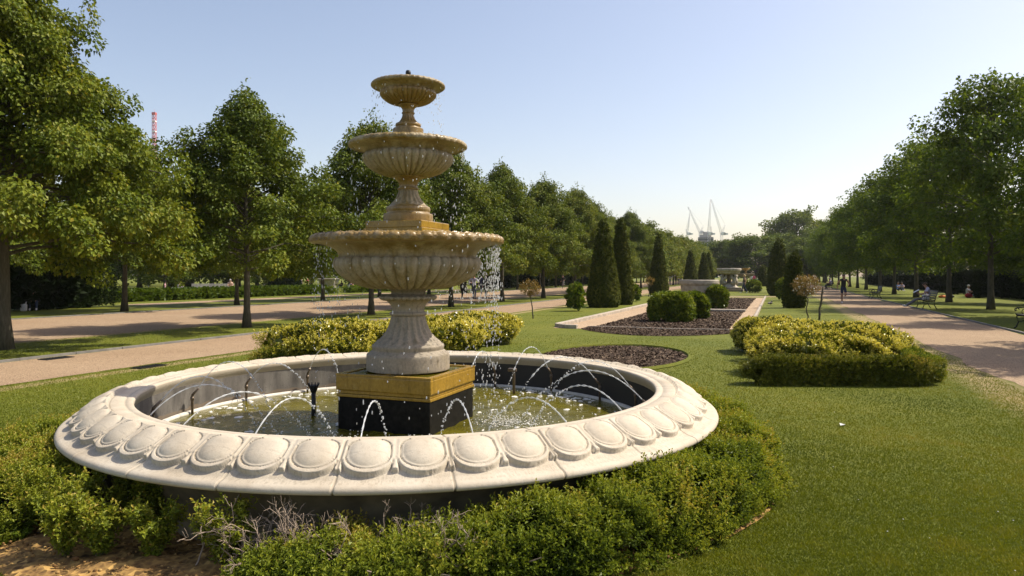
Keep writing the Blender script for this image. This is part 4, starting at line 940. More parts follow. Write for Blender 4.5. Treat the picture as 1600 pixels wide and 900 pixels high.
for q in range(14): a = rng.uniform(0,6.28); z = rng.uniform(.1,1.2); mb.ball((.17*z/1.25 + .035*math.cos(a), .035*math.sin(a), z), .018, 0, rng.random(), 5, 4)
sx_, sy_ = G(1280,500); tag(mb.build('knotty_stake', M['bark'], None, (sx_, sy_, 0)), 'dark knotty leaning stake beside the blossoming standard tree', 'stake')

# ------------------------------------------------------------------ grass blades near the camera, daisies
def in_bed(x, y):
    d = np.hypot(x - FX, y - FY); u, v = SN*x + CS*y, CS*x - SN*y
    return (d < 3.26 + .04*np.sin(3*np.arctan2(y-FY, x-FX))) | (np.hypot((u - SN*BX - CS*BY)/BU, (v - CS*BX + SN*BY)/BV) < 1.03) | ((v > 3.3) & (v < 6.5)) | ((v < -10.8) & (v > -13.8)) | (v < -17.4) | ((u > 19) & (v > VL - .2) & (v < VR + .1))
n = 900000; yy = 3.0 + np.minimum(rng.exponential(1, n)**1.15*3.6, 26); xx = yy*rng.uniform(-.76, .76, n)
keep = ~in_bed(xx, yy); xx, yy = xx[keep], yy[keep]; n = len(xx)
ln = noise3(np.stack([xx, yy, 0*xx], 1), .35, 60); l2 = noise3(np.stack([xx, yy, 0*xx], 1), 2.2, 61, 3)
hgt = rng.uniform(.007, .018, n)*(1 + .25*l2)*(1 + .02*yy); wd = rng.uniform(.0012, .0024, n)*(1 + .16*yy); az = rng.uniform(0, 6.28, n)
tl = rng.uniform(.2, 1.0, n)*hgt; a2 = rng.uniform(0, 6.28, n); c_, s_ = np.cos(az)*wd, np.sin(az)*wd
V = np.stack([np.stack([xx-c_, yy-s_, 0*xx], 1), np.stack([xx+c_, yy+s_, 0*xx], 1), np.stack([xx + tl*np.cos(a2), yy + tl*np.sin(a2), hgt], 1)], 1)
mb = MB().add(V.reshape(-1,3), np.arange(3*n).reshape(-1,3), 0, np.clip(.47 + .26*ln + .17*l2 + rng.normal(0, .09, n) + .25*(rng.random(n) < .03), 0, 1))
tag(mb.build('grass', M['blade']), 'short mown grass of the lawn around the fountain', 'grass', kind='stuff')
mb = MB()
for q in range(90):
    y = 3.5 + 12*rng.random()**1.5; x = y*rng.uniform(-.6, .75)
    if in_bed(np.array([x]), np.array([y]))[0]: continue
    s = rng.uniform(.003, .006); mb.ball((x, y, .016), (s, s, s*.5), 0, .5, 6, 3)
tag(mb.build('daisies', M['foam']), 'tiny white daisies and petals scattered over the lawn', 'daisies', kind='stuff')

# ------------------------------------------------------------------ stone urns and tazzas of the garden
def urn_bowl(label, x, y, rw, hrim, rbase, sq=False, rz=0.0):
    t_ = thing('stone_planter', label, 'planter', (x, y, 0), rz)
    k = 4 if sq else 8
    pr = [(rbase*.9,0),(rbase,.02),(rbase,.12),(rbase*.86,.16),(rbase*.80,hrim*.30),(rbase*.95,hrim*.40)]
    MB().lathe(pr, 64 if not sq else 4, None, 0, .5, not sq).build('pedestal', M['tazza'], t_)
    pr = dense([(rbase*.9,hrim*.38),(rw*.80,hrim*.45),(rw*.86,hrim*.60),(rw*.90,hrim*.76),(rw*.92,hrim*.80)], 4)
    MB().lathe(pr, 96 if not sq else 4, (flutes(30, .03, 2, len(pr)-2, True) if not sq else None), 0, .5, not sq).build('bowl', M['tazza'], t_)
    pr = [(rw*.92,hrim*.80),(rw*.98,hrim*.84),(rw,hrim*.88),(rw*1.0,hrim*.97),(rw*.97,hrim),(rw*.88,hrim),(rw*.86,hrim*.93),(.01,hrim*.92)]
    MB().lathe(pr, 96 if not sq else 4, None, 0, .5, False).build('rim', M['tazza'], t_)
    MB().lathe([(rw*.87,hrim*.94),(rw*.5,hrim*.99),(.01,hrim*1.0)], 32).build('soil', M['mulch'], t_); return t_
urn_bowl('wide shallow pale stone bowl planter in the long bed behind the bushes', *P(1092, 36), .98, 1.42, .52)
urn_bowl('square pale stone planter on the meadow beyond the lime rows', *P(514, 90), 1.55, 1.25, 1.25, True, .75)
# small round tazza on a plinth, seen between the limes
x, y = P(803, 108); t_ = thing('stone_tazza', 'small round stone tazza on a step, between two lime trunks', 'urn', (x, y, 0))
MB().bevel_box((0,0,.14), (1.9,1.9,.28), .02).build('step', M['tazza'], t_)
MB().lathe(dense([(.42,.28),(.40,.4),(.2,.5),(.16,.75),(.22,.95),(.45,1.08),(.62,1.2),(.68,1.34),(.68,1.4),(.6,1.38),(.02,1.3)], 3), 40).build('bowl', M['tazza'], t_)
# lion tazza: steps, four winged beasts, wide bowl
x, y = P(1139, 73); t_ = thing('lion_tazza', 'large stone bowl carried by four seated winged beasts on steps', 'urn', (x, y, 0), -TH)
MB().bevel_box((0,0,.11), (2.9,2.9,.22), .03).bevel_box((0,0,.31), (2.5,2.5,.18), .03).build('step', M['tazza_dark'], t_)
MB().lathe(dense([(.95,.40),(.92,.46),(.70,.62),(.62,.75),(.66,.80)], 4), 48).build('pedestal', M['tazza'], t_)
MB().lathe(dense([(.30,.75),(.22,.9),(.20,1.3),(.28,1.6),(.5,1.75)], 4), 32).build('stem', M['tazza_dark'], t_)
pr = dense([(.45,1.72),(.85,1.78),(1.05,1.88),(1.08,1.98),(1.12,2.02),(1.20,2.10),(1.22,2.2),(1.22,2.30),(1.16,2.36),(1.08,2.34),(.9,2.2),(.02,2.15)], 4)
MB().lathe(pr, 96, flutes(32, .03, 4, 12, True)).build('bowl', M['tazza'], t_)
for q in range(4):
    a = q*math.pi/2 + math.pi/4; ca, sa = math.cos(a), math.sin(a); mb = MB(); f = lambda r, z: (r*ca, r*sa, z)
    mb.tube([f(.62,.78), f(.78,1.0), f(.88,1.25), f(.92,1.45)], [.20,.22,.19,.13], 10)               # seated body and chest
    mb.ball(f(.98,1.56), (.15,.15,.17), 0, .5, 10, 8); mb.ball(f(1.10,1.52), .08, 0, .5, 8, 6)        # head, muzzle
    for s in (-1, 1):
        o_ = np.array([-sa, ca, 0])*s
        mb.tube([np.array(f(.92,1.25)) + o_*.12, np.array(f(1.02,1.0)) + o_*.12, np.array(f(1.0,.68)) + o_*.13], [.08,.06,.07], 8)   # forelegs
        mb.tube([np.array(f(.86,1.1)) + o_*.16, np.array(f(.66,1.4)) + o_*.24, np.array(f(.55,1.72)) + o_*.26], [.06,.15,.05], 8)    # wings
        mb.ball(np.array(f(.74,.86)) + o_*.2, (.17,.17,.16), 0, .5, 8, 6); mb.ball(np.array(f(.93,1.70)) + o_*.09, .04, 0, .5, 6, 4)
    mb.build('winged_beast', M['tazza'], t_)
mb = MB(); mb.ball((0,0,2.52), (.09,.16,.09), 0, .5, 8, 6); mb.ball((0,.14,2.62), .05, 0, .5, 6, 5); mb.tube([(0,-.12,2.52),(0,-.26,2.50)], [.05,.02], 6)
# far tiered fountain
x, y = P(1165, 112); t_ = thing('tiered_fountain', 'small far two tiered stone fountain beyond the winged beast bowl', 'fountain', (x, y, 0))
MB().lathe([(2.9,0),(3.0,.3),(2.95,.55),(2.6,.58),(2.55,.3)], 48).build('basin', M['tazza'], t_)
MB().lathe(dense([(.6,0),(.55,.6),(.3,.8),(.25,1.2),(.4,1.35)], 3), 32).build('column', M['tazza'], t_)
MB().lathe(dense([(.4,1.33),(1.0,1.5),(1.15,1.75),(1.35,1.85),(1.3,1.9),(.3,1.85)], 3), 40).build('lower_bowl', M['tazza_dark'], t_)
MB().lathe(dense([(.25,1.8),(.16,2.2),(.2,2.35),(.55,2.5),(.72,2.72),(.68,2.76),(.02,2.7)], 3), 32).build('upper_bowl', M['block_gold'], t_)

# ------------------------------------------------------------------ benches
def bench(label, x, y, face, L, wood, group=None):
    """Cast-iron ends with scrolled arms, slatted seat and back; the sitter looks along FACE."""
    rz = math.atan2(face[1], face[0]) + math.pi/2; t_ = thing('park_bench', label, 'bench', (x, y, 0), rz, group)
    s = MB(); b = MB()
    for q in range(5): s.bevel_box((0, -.22 + .105*q, .43 + .006*abs(q-2)), (L, .085, .03), .006, 0, 0, random.random())
    for q in range(4): s_ = q; b.box((0, .26 + .035*q, .54 + .105*q), (L, .028, .085), 0, 0, random.random(), -.30)
    s.build('seat', wood, t_); b.build('backrest', wood, t_)
    for k in (-1, 1):
        X = k*(L/2 - .09); e = MB()
        e.tube([(X,-.33,.0),(X,-.27,.05),(X,-.21,.20),(X,-.26,.36),(X,-.24,.41)], [.028,.022,.02,.022,.024], 8)
        e.tube([(X,.34,.0),(X,.30,.06),(X,.22,.22),(X,.24,.40),(X,.30,.62),(X,.385,.92)], [.028,.022,.02,.024,.02,.016], 8)
        e.tube([(X,-.26,.40),(X,0,.385),(X,.25,.40)], .022, 8); e.tube([(X,-.21,.20),(X,0,.27),(X,.22,.22)], .014, 6)
        a = np.linspace(0, 5.2, 16); e.tube(np.stack([a*0 + X, -.26 + .07*np.cos(a)*(1-a/9), .58 + .07*np.sin(a)*(1-a/9)], 1), .014, 6)
        e.tube([(X,-.25,.41),(X,-.31,.50),(X,-.25,.64),(X,-.05,.66),(X,.15,.64),(X,.30,.62)], [.018,.018,.02,.018,.018,.016], 8)
        a = np.linspace(0, 6.28, 14); e.tube(np.stack([a*0 + X, -.02 + .10*np.cos(a), .52 + .10*np.sin(a)], 1), .010, 6)
        e.build('iron_end', M['iron'], t_)
    return t_
DV, PV = (SN, CS), (CS, -SN)
lf = (-PV[0], -PV[1])
bA = P(1442, 35.2); bench('dark iron and wood bench with a man reading on it beside the path', bA[0] + .15, bA[1], lf, 1.7, M['darkwood'], 'benches beside the path')
bB = P(1367, 50.5); bench('empty dark bench further along the path than the reading man', bB[0], bB[1], lf, 1.7, M['darkwood'], 'benches beside the path')
bC = P(1617, 21.3); bench('near black iron bench cut by the picture edge with scrolled arm', bC[0], bC[1], lf, 1.7, M['darkwood'], 'benches beside the path')
bD = P(1296, 86); bench('far dark bench with people crowded on it where the path narrows', bD[0], bD[1], lf, 1.8, M['darkwood'], 'benches beside the path')
fD = (.38, -.92)
bE = P(316, 63); bench('empty grey slatted bench on the sunny meadow', bE[0], bE[1], fD, 1.75, M['greywood'], 'grey benches on the meadow')
bF = P(349.5, 63.2); bench('grey slatted bench with a shirtless man sitting on it', bF[0], bF[1], fD, 1.75, M['greywood'], 'grey benches on the meadow')
bG = P(565, 79); bench('grey bench under the lower bowl where a person in white sits', bG[0], bG[1], (.3,-.95), 1.75, M['greywood'], 'grey benches on the meadow')

# ------------------------------------------------------------------ people
SKIN = cloth((.42,.23,.15), .55); SKIN2 = cloth((.50,.31,.22), .55)
HAIR = {k: cloth(c, .6) for k, c in dict(dark=(.018,.013,.010), brown=(.07,.04,.02), blond=(.48,.34,.14), grey=(.35,.33,.31), red=(.24,.09,.03), white=(.7,.68,.64)).items()}
def J(**kw):
    b = dict(pelvis=(0,0,.95), waist=(0,0,1.08), chest=(0,-.01,1.27), upper=(0,.0,1.41), neck=(0,-.01,1.50), jaw=(0,-.03,1.575), head=(0,-.025,1.65), crown=(0,-.01,1.735),
             shL=(.175,0,1.415), elL=(.225,.03,1.13), wrL=(.235,-.06,.89), haL=(.23,-.09,.80), shR=(-.175,0,1.415), elR=(-.225,.03,1.13), wrR=(-.235,-.06,.89), haR=(-.23,-.09,.80),
             hiL=(.09,0,.90), knL=(.10,-.03,.50), caL=(.10,.01,.36), anL=(.10,.02,.09), toL=(.11,-.15,.035), hiR=(-.09,0,.90), knR=(-.10,-.03,.50), caR=(-.10,.01,.36), anR=(-.10,.02,.09), toR=(-.11,-.15,.035))
    b.update(kw); return b
RAD = dict(pelvis=(.155,.115), waist=(.135,.10), chest=(.165,.115), upper=(.15,.09), neck=(.056,.058), jaw=(.062,.075), head=(.076,.094), crown=(.052,.062),
           sh=(.068,.066), el=(.044,.044), wr=(.030,.028), ha=(.036,.020), hi=(.095,.095), kn=(.062,.064), ca=(.056,.060), an=(.040,.046), to=(.036,.026))
EDGE = [('pelvis','waist'),('waist','chest'),('chest','upper'),('upper','neck'),('neck','jaw'),('jaw','head'),('head','crown')]
for s_ in 'LR': EDGE += [('upper','sh'+s_),('sh'+s_,'el'+s_),('el'+s_,'wr'+s_),('wr'+s_,'ha'+s_),('pelvis','hi'+s_),('hi'+s_,'kn'+s_),('kn'+s_,'ca'+s_),('ca'+s_,'an'+s_),('an'+s_,'to'+s_)]
def person(label, x, y, face, pose, top, bottom, shoe, hair='dark', skin=SKIN, sleeve='short', legs='long', z=0.0, sc=1.0, group=None, longhair=False, M3=None, shirt=True):
    jt = {k: np.array(v, float) for k, v in pose.items()}; names = list(jt)
    me = bpy.data.meshes.new('skin'); me.from_pydata([tuple(jt[k]) for k in names], [(names.index(a), names.index(b)) for a, b in EDGE], [])
    o = bpy.data.objects.new('skin', me); C.objects.link(o); o.modifiers.new('s', 'SKIN'); 
    for i, k in enumerate(names):
        r_ = RAD.get(k) or RAD[k[:-1]]; sv = me.skin_vertices[0].data[i]; sv.radius = r_; sv.use_root = (k == 'pelvis')
    ss = o.modifiers.new('d', 'SUBSURF'); ss.levels = 1; ss.render_levels = 1
    ev = o.evaluated_get(bpy.context.evaluated_depsgraph_get()); em = ev.to_mesh()
    V = np.empty(len(em.vertices)*3); em.vertices.foreach_get('co', V); V = V.reshape(-1,3); polys = [list(p.vertices) for p in em.polygons]
    ev.to_mesh_clear(); bpy.data.objects.remove(o); bpy.data.meshes.remove(me)
    segs = []                                                       # (a, b, material): what covers each stretch of the body
    S, T, B, F_ = 0, 1, 2, 3
    T_ = T if shirt else S
    def sg(a, b, t0, t1, m): segs.append((jt[a] + (jt[b]-jt[a])*t0, jt[a] + (jt[b]-jt[a])*t1, m))
    sg('pelvis','waist',0,.35,B); sg('pelvis','waist',.35,1,T_); sg('waist','chest',0,1,T_); sg('chest','upper',0,1,T_); sg('upper','neck',.0,.25,T_); sg('upper','neck',.45,1,S); sg('neck','jaw',0,1,S); sg('jaw','head',0,1,S); sg('head','crown',0,1,S)
    for q in 'LR':
        sg('upper','sh'+q,0,1, T_ if sleeve != 'none' else T_); e = {'none': .0, 'short': .55, 'long': 1}[sleeve]
        if e: sg('sh'+q,'el'+q,0,e,T_)
        if e < 1: sg('sh'+q,'el'+q,e+.02,1,S)
        sg('el'+q,'wr'+q,0,.85, T_ if sleeve == 'long' else S); sg('wr'+q,'ha'+q,0,1,S)
        sg('pelvis','hi'+q,0,1,B)
        if legs == 'long': sg('hi'+q,'kn'+q,0,1,B); sg('kn'+q,'ca'+q,0,1,B); sg('ca'+q,'an'+q,0,.8,B)
        else: sg('hi'+q,'kn'+q,0,.75,B); sg('hi'+q,'kn'+q,.8,1,S); sg('kn'+q,'ca'+q,0,1,S); sg('ca'+q,'an'+q,0,.8,S)
        sg('an'+q,'to'+q,-.1,1.2,F_)
    Fc = np.array([V[p].mean(0) for p in polys]); best = np.full(len(Fc), 9e9); mi = np.zeros(len(Fc), int)
    for a, b, m in segs:
        ab = b - a; t = np.clip(((Fc - a) @ ab)/max(ab @ ab, 1e-9), 0, 1); d = np.linalg.norm(Fc - (a + t[:,None]*ab), axis=1); u = d < best; best[u] = d[u]; mi[u] = m
    mb = MB(); base = mb.n; mb.V.append(V); mb.n += len(V)
    for k in (3, 4):
        ids = [i for i, p in enumerate(polys) if len(p) == k]
        if ids: mb.F.append((np.array([polys[i] for i in ids]), mi[ids], np.full(len(ids), .5), True))
    hd = jt['head']; fw = norm(((jt['jaw'] - jt['neck'])*[1,1,0] + [0,-.05,0])[None])[0] if abs(jt['crown'][2]-jt['neck'][2]) > .12 else np.array([0,0,1.0])
    upv = norm((jt['crown'] - jt['jaw'])[None])[0]; sd_ = norm(np.cross(upv, fw)[None])[0]
    mb.tube([hd + fw*.088 + upv*.02, hd + fw*.112 - upv*.018, hd + fw*.092 - upv*.03], [.009,.014,.010], 6)           # nose
    for q in (-1, 1):
        mb.ball(hd + sd_*q*.080 - upv*.005, (.014,.022,.030), 0, .5, 6, 5); mb.ball(hd + fw*.086 + sd_*q*.032 + upv*.018, .011, 4, .5, 6, 4)
    mb.tube([hd + fw*.090 - sd_*.022 - upv*.055, hd + fw*.096 - upv*.055, hd + fw*.090 + sd_*.022 - upv*.055], .006, 5, 5)
    for q, sg_ in (('L', 1), ('R', -1)):                                                                              # five unequal bent fingers
        w, h = jt['wr'+q], jt['ha'+q]; d = norm((h-w)[None])[0]; sx = norm(np.cross(d, [0, 1, .01])[None])[0]; cu = np.cross(sx, d)
        for f, (off, ln) in enumerate(((-.024,.062),(-.008,.074),(.008,.070),(.024,.054))):
            p0 = h + sx*off + d*.0; mb.tube([p0, p0 + d*ln*.45 + cu*.004, p0 + d*ln*.8 - cu*.012, p0 + d*ln - cu*.028], [.0095,.009,.008,.006], 6, 0)
        p0 = w + d*.03 + sx*.026; mb.tube([p0, p0 + sx*.022 + d*.022, p0 + sx*.026 + d*.055 - cu*.01], [.011,.010,.007], 6, 0)
    rz = math.atan2(face[1], face[0]) + math.pi/2
    ob = mb.build('person', [skin, top, bottom, shoe, HAIR['dark'], cloth((.35,.12,.10))], None, (x, y, z)); ob.rotation_euler = (0,0,rz); ob.scale = (sc,)*3
    tag(ob, label, 'person', group)
    if hair:
        hm = MB(); R_ = np.stack([sd_, fw, upv], 1); hm.ball(hd - fw*.018 + upv*.030, (.086,.100,.088), 0, .5, 10, 8, R_)
        if longhair: hm.tube([hd - fw*.06 + upv*.03, hd - fw*.10 - upv*.06, hd - fw*.085 - upv*.17], [.07,.075,.035], 8)
        hm.build('hair', HAIR[hair], ob)
    return ob
WALK = J(hiL=(.09,0,.89), knL=(.10,-.20,.52), caL=(.10,-.22,.38), anL=(.10,-.27,.10), toL=(.10,-.44,.07), knR=(-.10,.06,.50), caR=(-.10,.16,.39), anR=(-.10,.30,.14), toR=(-.10,.20,.03),
         elL=(.23,.12,1.15), wrL=(.22,.06,.92), haL=(.21,.03,.84), elR=(-.23,-.04,1.13), wrR=(-.22,-.20,.94), haR=(-.21,-.26,.88))
RUN = J(pelvis=(0,0,.97), chest=(0,-.05,1.29), upper=(0,-.06,1.43), neck=(0,-.08,1.52), jaw=(0,-.105,1.59), head=(0,-.10,1.665), crown=(0,-.085,1.75), shL=(.19,-.05,1.435), shR=(-.19,-.07,1.435),
        elL=(.30,.10,1.22), wrL=(.26,-.10,1.10), haL=(.22,-.17,1.09), elR=(-.33,.06,1.20), wrR=(-.34,.02,.98), haR=(-.33,-.04,.91),
        hiR=(-.09,0,.91), knR=(-.09,-.06,.50), caR=(-.09,.0,.36), anR=(-.08,.02,.09), toR=(-.09,-.14,.03), hiL=(.09,0,.91), knL=(.11,-.18,.55), caL=(.11,-.04,.50), anL=(.10,.24,.50), toL=(.10,.30,.40))
SIT = J(pelvis=(0,.08,.50), waist=(0,.10,.63), chest=(0,.11,.83), upper=(0,.10,.97), neck=(0,.07,1.06), jaw=(0,.025,1.13), head=(0,.02,1.205), crown=(0,.04,1.29), shL=(.175,.10,.975), shR=(-.175,.10,.975),
        elL=(.22,-.02,.74), wrL=(.14,-.24,.72), haL=(.10,-.31,.75), elR=(-.22,-.02,.74), wrR=(-.14,-.24,.72), haR=(-.10,-.31,.75),
        hiL=(.09,.02,.50), knL=(.12,-.40,.52), caL=(.12,-.40,.36), anL=(.12,-.38,.09), toL=(.12,-.54,.035), hiR=(-.09,.02,.50), knR=(-.12,-.40,.52), caR=(-.12,-.40,.36), anR=(-.12,-.38,.09), toR=(-.12,-.54,.035))
READ = dict(SIT); READ.update(J(**{k: v for k, v in SIT.items()})); READ.update(knL=(.11,-.42,.46), caL=(.11,-.54,.36), anL=(.10,-.88,.10), toL=(.10,-.98,.19), knR=(-.10,-.44,.44), caR=(-.10,-.56,.34), anR=(-.06,-.92,.09), toR=(-.06,-1.03,.17),
        jaw=(0,-.01,1.115), head=(0,-.03,1.185), crown=(0,-.01,1.27), neck=(0,.05,1.055))
GSIT = J(pelvis=(0,.10,.12), waist=(0,.14,.25), chest=(0,.16,.45), upper=(0,.13,.59), neck=(0,.10,.68), jaw=(0,.06,.75), head=(0,.055,.825), crown=(0,.07,.905), shL=(.175,.12,.595), shR=(-.175,.12,.595),
        elL=(.22,-.04,.40), wrL=(.15,-.24,.42), haL=(.10,-.30,.44), elR=(-.22,-.04,.40), wrR=(-.15,-.24,.42), haR=(-.10,-.30,.44),
        hiL=(.09,.03,.12), knL=(.13,-.30,.46), caL=(.13,-.36,.32), anL=(.13,-.50,.09), toL=(.13,-.64,.035), hiR=(-.09,.03,.12), knR=(-.13,-.30,.44), caR=(-.13,-.36,.30), anR=(-.13,-.50,.09), toR=(-.13,-.64,.035))
LIE = J(pelvis=(0,0,.12), waist=(0,.13,.11), chest=(0,.32,.12), upper=(0,.46,.11), neck=(0,.55,.10), jaw=(0,.62,.12), head=(0,.70,.12), crown=(0,.78,.12), shL=(.175,.46,.11), shR=(-.175,.46,.11),
        elL=(.30,.24,.06), wrL=(.28,.0,.05), haL=(.27,-.08,.05), elR=(-.30,.24,.06), wrR=(-.28,.0,.05), haR=(-.27,-.08,.05), hiL=(.09,-.05,.12), knL=(.12,-.36,.38), caL=(.12,-.45,.28), anL=(.12,-.62,.08), toL=(.12,-.76,.035),
        hiR=(-.09,-.05,.12), knR=(-.11,-.46,.12), caR=(-.11,-.60,.10), anR=(-.11,-.86,.07), toR=(-.12,-.90,.18))
STAND = J(elR=(-.30,.04,1.18), wrR=(-.20,-.14,1.10), haR=(-.13,-.19,1.10))
AKIMBO = J(elL=(.38,.06,1.26), wrL=(.30,-.12,1.16), haL=(.24,-.18,1.18), elR=(-.38,.06,1.26), wrR=(-.30,-.12,1.16), haR=(-.24,-.18,1.18), knL=(.10,-.14,.52), anL=(.10,-.14,.09), toL=(.10,-.30,.035), caL=(.10,-.14,.36))
black, navy, white_, jeans, grey = cloth((.012,.012,.014)), cloth((.018,.024,.07)), cloth((.66,.64,.66)), cloth((.035,.05,.09)), cloth((.14,.13,.14))
lilac, pink, mag, red, blue, tan_ = cloth((.50,.46,.60)), cloth((.72,.42,.50)), cloth((.55,.03,.14)), cloth((.45,.02,.03)), cloth((.10,.22,.50)), cloth((.33,.22,.14))
shoe_w, shoe_d = cloth((.72,.70,.70), .5), cloth((.02,.018,.016), .5)
x, y = G(1318, 474); person('runner in black vest and navy shorts coming down the path', x, y, (-.36,-.93), RUN, black, navy, shoe_w, 'brown', SKIN, 'none', 'short', sc=.96)
d_ = (lf[0], lf[1]); person('man in lilac t-shirt and grey trousers reading on the bench', bA[0] + .15 + DV[0]*.1 - .0, bA[1] + DV[1]*.1, d_, READ, lilac, grey, shoe_w, 'brown')
nx, ny = bA[0] + .15 + DV[0]*.1 + d_[0]*.42, bA[1] + DV[1]*.1 + d_[1]*.42
bk = MB(); bk.box((-.10,0,0), (.20,.28,.012), 0, 0, .5, .55, -.18); bk.box((.10,0,0), (.20,.28,.012), 0, 0, .5, .55, .18); o = bk.build('open_book', white_, None, (nx, ny, .86)); o.rotation_euler = (0,0,math.atan2(d_[1], d_[0]) + math.pi/2); tag(o, 'open white book held up by the man reading on the bench', 'book')
bg_ = MB().bevel_box((0,0,.12), (.30,.18,.24), .04); bg_.tube([(-.08,0,.23),(-.05,0,.31),(.05,0,.31),(.08,0,.23)], .010, 6); o = bg_.build('cloth_bag', white_, None, (bA[0] + .05 - DV[0]*.45, bA[1] - DV[1]*.45, .452)); tag(o, 'pale cloth bag on the bench seat beside the reading man', 'bag')
x, y = G(1163, 458.6); person('woman with blond hair in black trousers walking across the lawn path', x, y, (-.97,.1), WALK, black, navy, shoe_w, 'blond', SKIN2, 'none', 'long', longhair=True, sc=.98)
away = (DV[0]*.95, DV[1]*.95)
for px, py, pose, t_, b_, hr, lab, lh in [(722,468.5,WALK,black,black,'dark','man in dark suit walking away, half hidden by the lower bowl',False), (740.5,468.5,AKIMBO,lilac,jeans,'dark','man in pale shirt with elbows out walking away on the broad walk',False), (759,467.5,WALK,black,black,'red','person with red hair in black walking behind the falling spray',True), (752,461,WALK,navy,jeans,'dark','person in navy jacket a little ahead of the black clad walkers',False)]:
    x, y = G(px, py); person(lab, x, y, away, pose, t_, b_, shoe_d, hr, SKIN, 'long', group='walkers on the broad walk', longhair=lh, sc=.98)
x, y = P(880, 87); person('dark clothed jogger with a pink item on the far broad walk', x, y, (-.6,-.8), RUN, black, grey, shoe_d, 'dark', sleeve='long', sc=.95)
x, y = P(53, 33.4); person('person in dark clothes sitting on the ground against the tall hedge', x, y, (.5,-.86), GSIT, black, jeans, shoe_w, 'grey', sleeve='long')
x, y = P(37, 32.6); o = MB().bevel_box((0,0,.17), (.26,.16,.34), .05).tube([(-.09,0,.33),(-.12,0,.44)], [.03,.012], 6).tube([(.09,0,.33),(.12,0,.44)], [.03,.012], 6).build('carrier_bag', white_, None, (x, y, 0)); tag(o, 'white plastic carrier bag on the grass beside the seated figure', 'bag')
x, y = P(258, 69); person('small child in pink walking on the sunny meadow', x, y, (.9,.3), STAND, pink, pink, shoe_w, 'brown', sc=.55)
x, y = P(232, 91); person('child in bright blue near a thick trunk at the meadow end', x, y, (-.5,-.8), STAND, blue, white_, shoe_w, 'brown', sc=.50)
x, y = P(312.5, 95); person('child in white beside the old broad trunk', x, y, (.2,-.9), STAND, white_, navy, shoe_w, 'brown', sc=.48)
x, y = P(276, 75); person('sunbather in pink lying on a white sheet', x, y, (-.95,.1), LIE, pink, white_, shoe_w, 'red', SKIN2)
x, y = P(281, 76.5); person('sunbather in white sitting on the white sheet', x, y, (.9,-.3), GSIT, white_, white_, shoe_w, 'brown', SKIN2, z=.02)
x, y = P(280, 75.6); o = MB().bevel_box((0,0,.008), (2.6,1.5,.012), .004).build('picnic_sheet', white_, None, (x, y, .004)); tag(o, 'white sheet spread under the two sunbathers', 'blanket')
x, y = bF[0] + .55, bF[1] + .1; person('shirtless man with grey hair sitting on the second grey bench', x, y, fD, SIT, SKIN2, black, shoe_d, 'grey', SKIN2, 'none', 'short', shirt=False)
meadow = [(471,92,STAND,grey,jeans,'brown','person in pale grey by a slim trunk beside the stone planter'), (480.3,90,STAND,mag,black,'blond','person in magenta top strolling on the meadow'), (484.5,93,STAND,lilac,jeans,'dark','person in lilac beside the magenta clothed one'), (502,88,WALK,black,jeans,'dark','dark clothed person just left of the square planter')]
for px, d, ps, t_, b_, hr, lab in meadow:
    x, y = P(px, d); person(lab, x, y, (rt.uniform(-1,1), -.6), ps, t_, b_, shoe_d, hr, sc=.70, group='strollers on the meadow')
for px, d, t_, lab in [(414,87,white_,'person in white sitting in a group beneath the meadow trees'), (420,88,lilac,'person in lilac sitting beside the one in white under the trees'), (427,90,white_,'third sitting person of the white clad group under the trees'), (549,86,navy,'seated person in navy left of the grey bench below the bowl'), (554,85,cloth((.55,.20,.05)),'seated person in orange left of the grey bench below the bowl'), (533,95,black,'dark seated person far beyond the spray and square planter')]:
    x, y = P(px, d); person(lab, x, y, (rt.uniform(-1,1), -.7), GSIT, t_, jeans, shoe_d, 'brown', group='people sitting on the meadow')
x, y = bG[0] + .4, bG[1] + .0; person('person in white sitting on the grey bench beneath the bowl', x, y, (.3,-.95), SIT, white_, grey, shoe_d, 'grey')
for q, (px, d, t_, hr) in enumerate([(1047,118,white_,'brown'), (1052,122,lilac,'dark'), (1056,116,black,'dark'), (1060,120,white_,'grey'), (1064,117,navy,'brown')]):
    x, y = P(px, d); person(['passer-by in white next to the lone clipped yew', 'passer-by in lilac in the group between yew cones', 'passer-by in black in the group between yew cones', 'grey haired passer-by in white between yew cones', 'passer-by in navy nearest the next yew cone'][q], x, y, (DV if q % 2 else (-DV[0], -DV[1])), WALK, t_, jeans, shoe_d, hr, group='passers-by on the far broad walk')
for px, d, t_, lab in [(1174,118,white_,'visitor in white standing by the far tiered fountain'), (1178,119,mag,'visitor in red beside the far tiered fountain'), (1182,117,cloth((.03,.25,.20)),'visitor in green right of the far tiered fountain')]:
    x, y = P(px, d); person(lab, x, y, (-.4,-.9), SIT if 'green' in lab else STAND, t_, jeans, shoe_d, 'brown', group='visitors at the far fountain')
for q, (off, t_, b_, hr, lab) in enumerate([(-.55,lilac,black,'grey','person in lilac on the crowded far bench'), (.0,red,black,'dark','person in red in the middle of the crowded bench'), (.5,black,black,'red','person in black with red hair on the crowded bench')]):
    person(lab, bD[0] + DV[0]*off, bD[1] + DV[1]*off, lf, SIT, t_, b_, shoe_d, hr, group='people on the far bench')
for px, d, t_, lab in [(1274,108,white_,'far walker in white beyond the blossoming standard tree'), (1271,112,red,'far walker in red beyond the blossoming standard tree')]:
    x, y = P(px, d); person(lab, x, y, (-DV[0], -DV[1]), WALK, t_, jeans, shoe_d, 'brown', group='far walkers on the path')
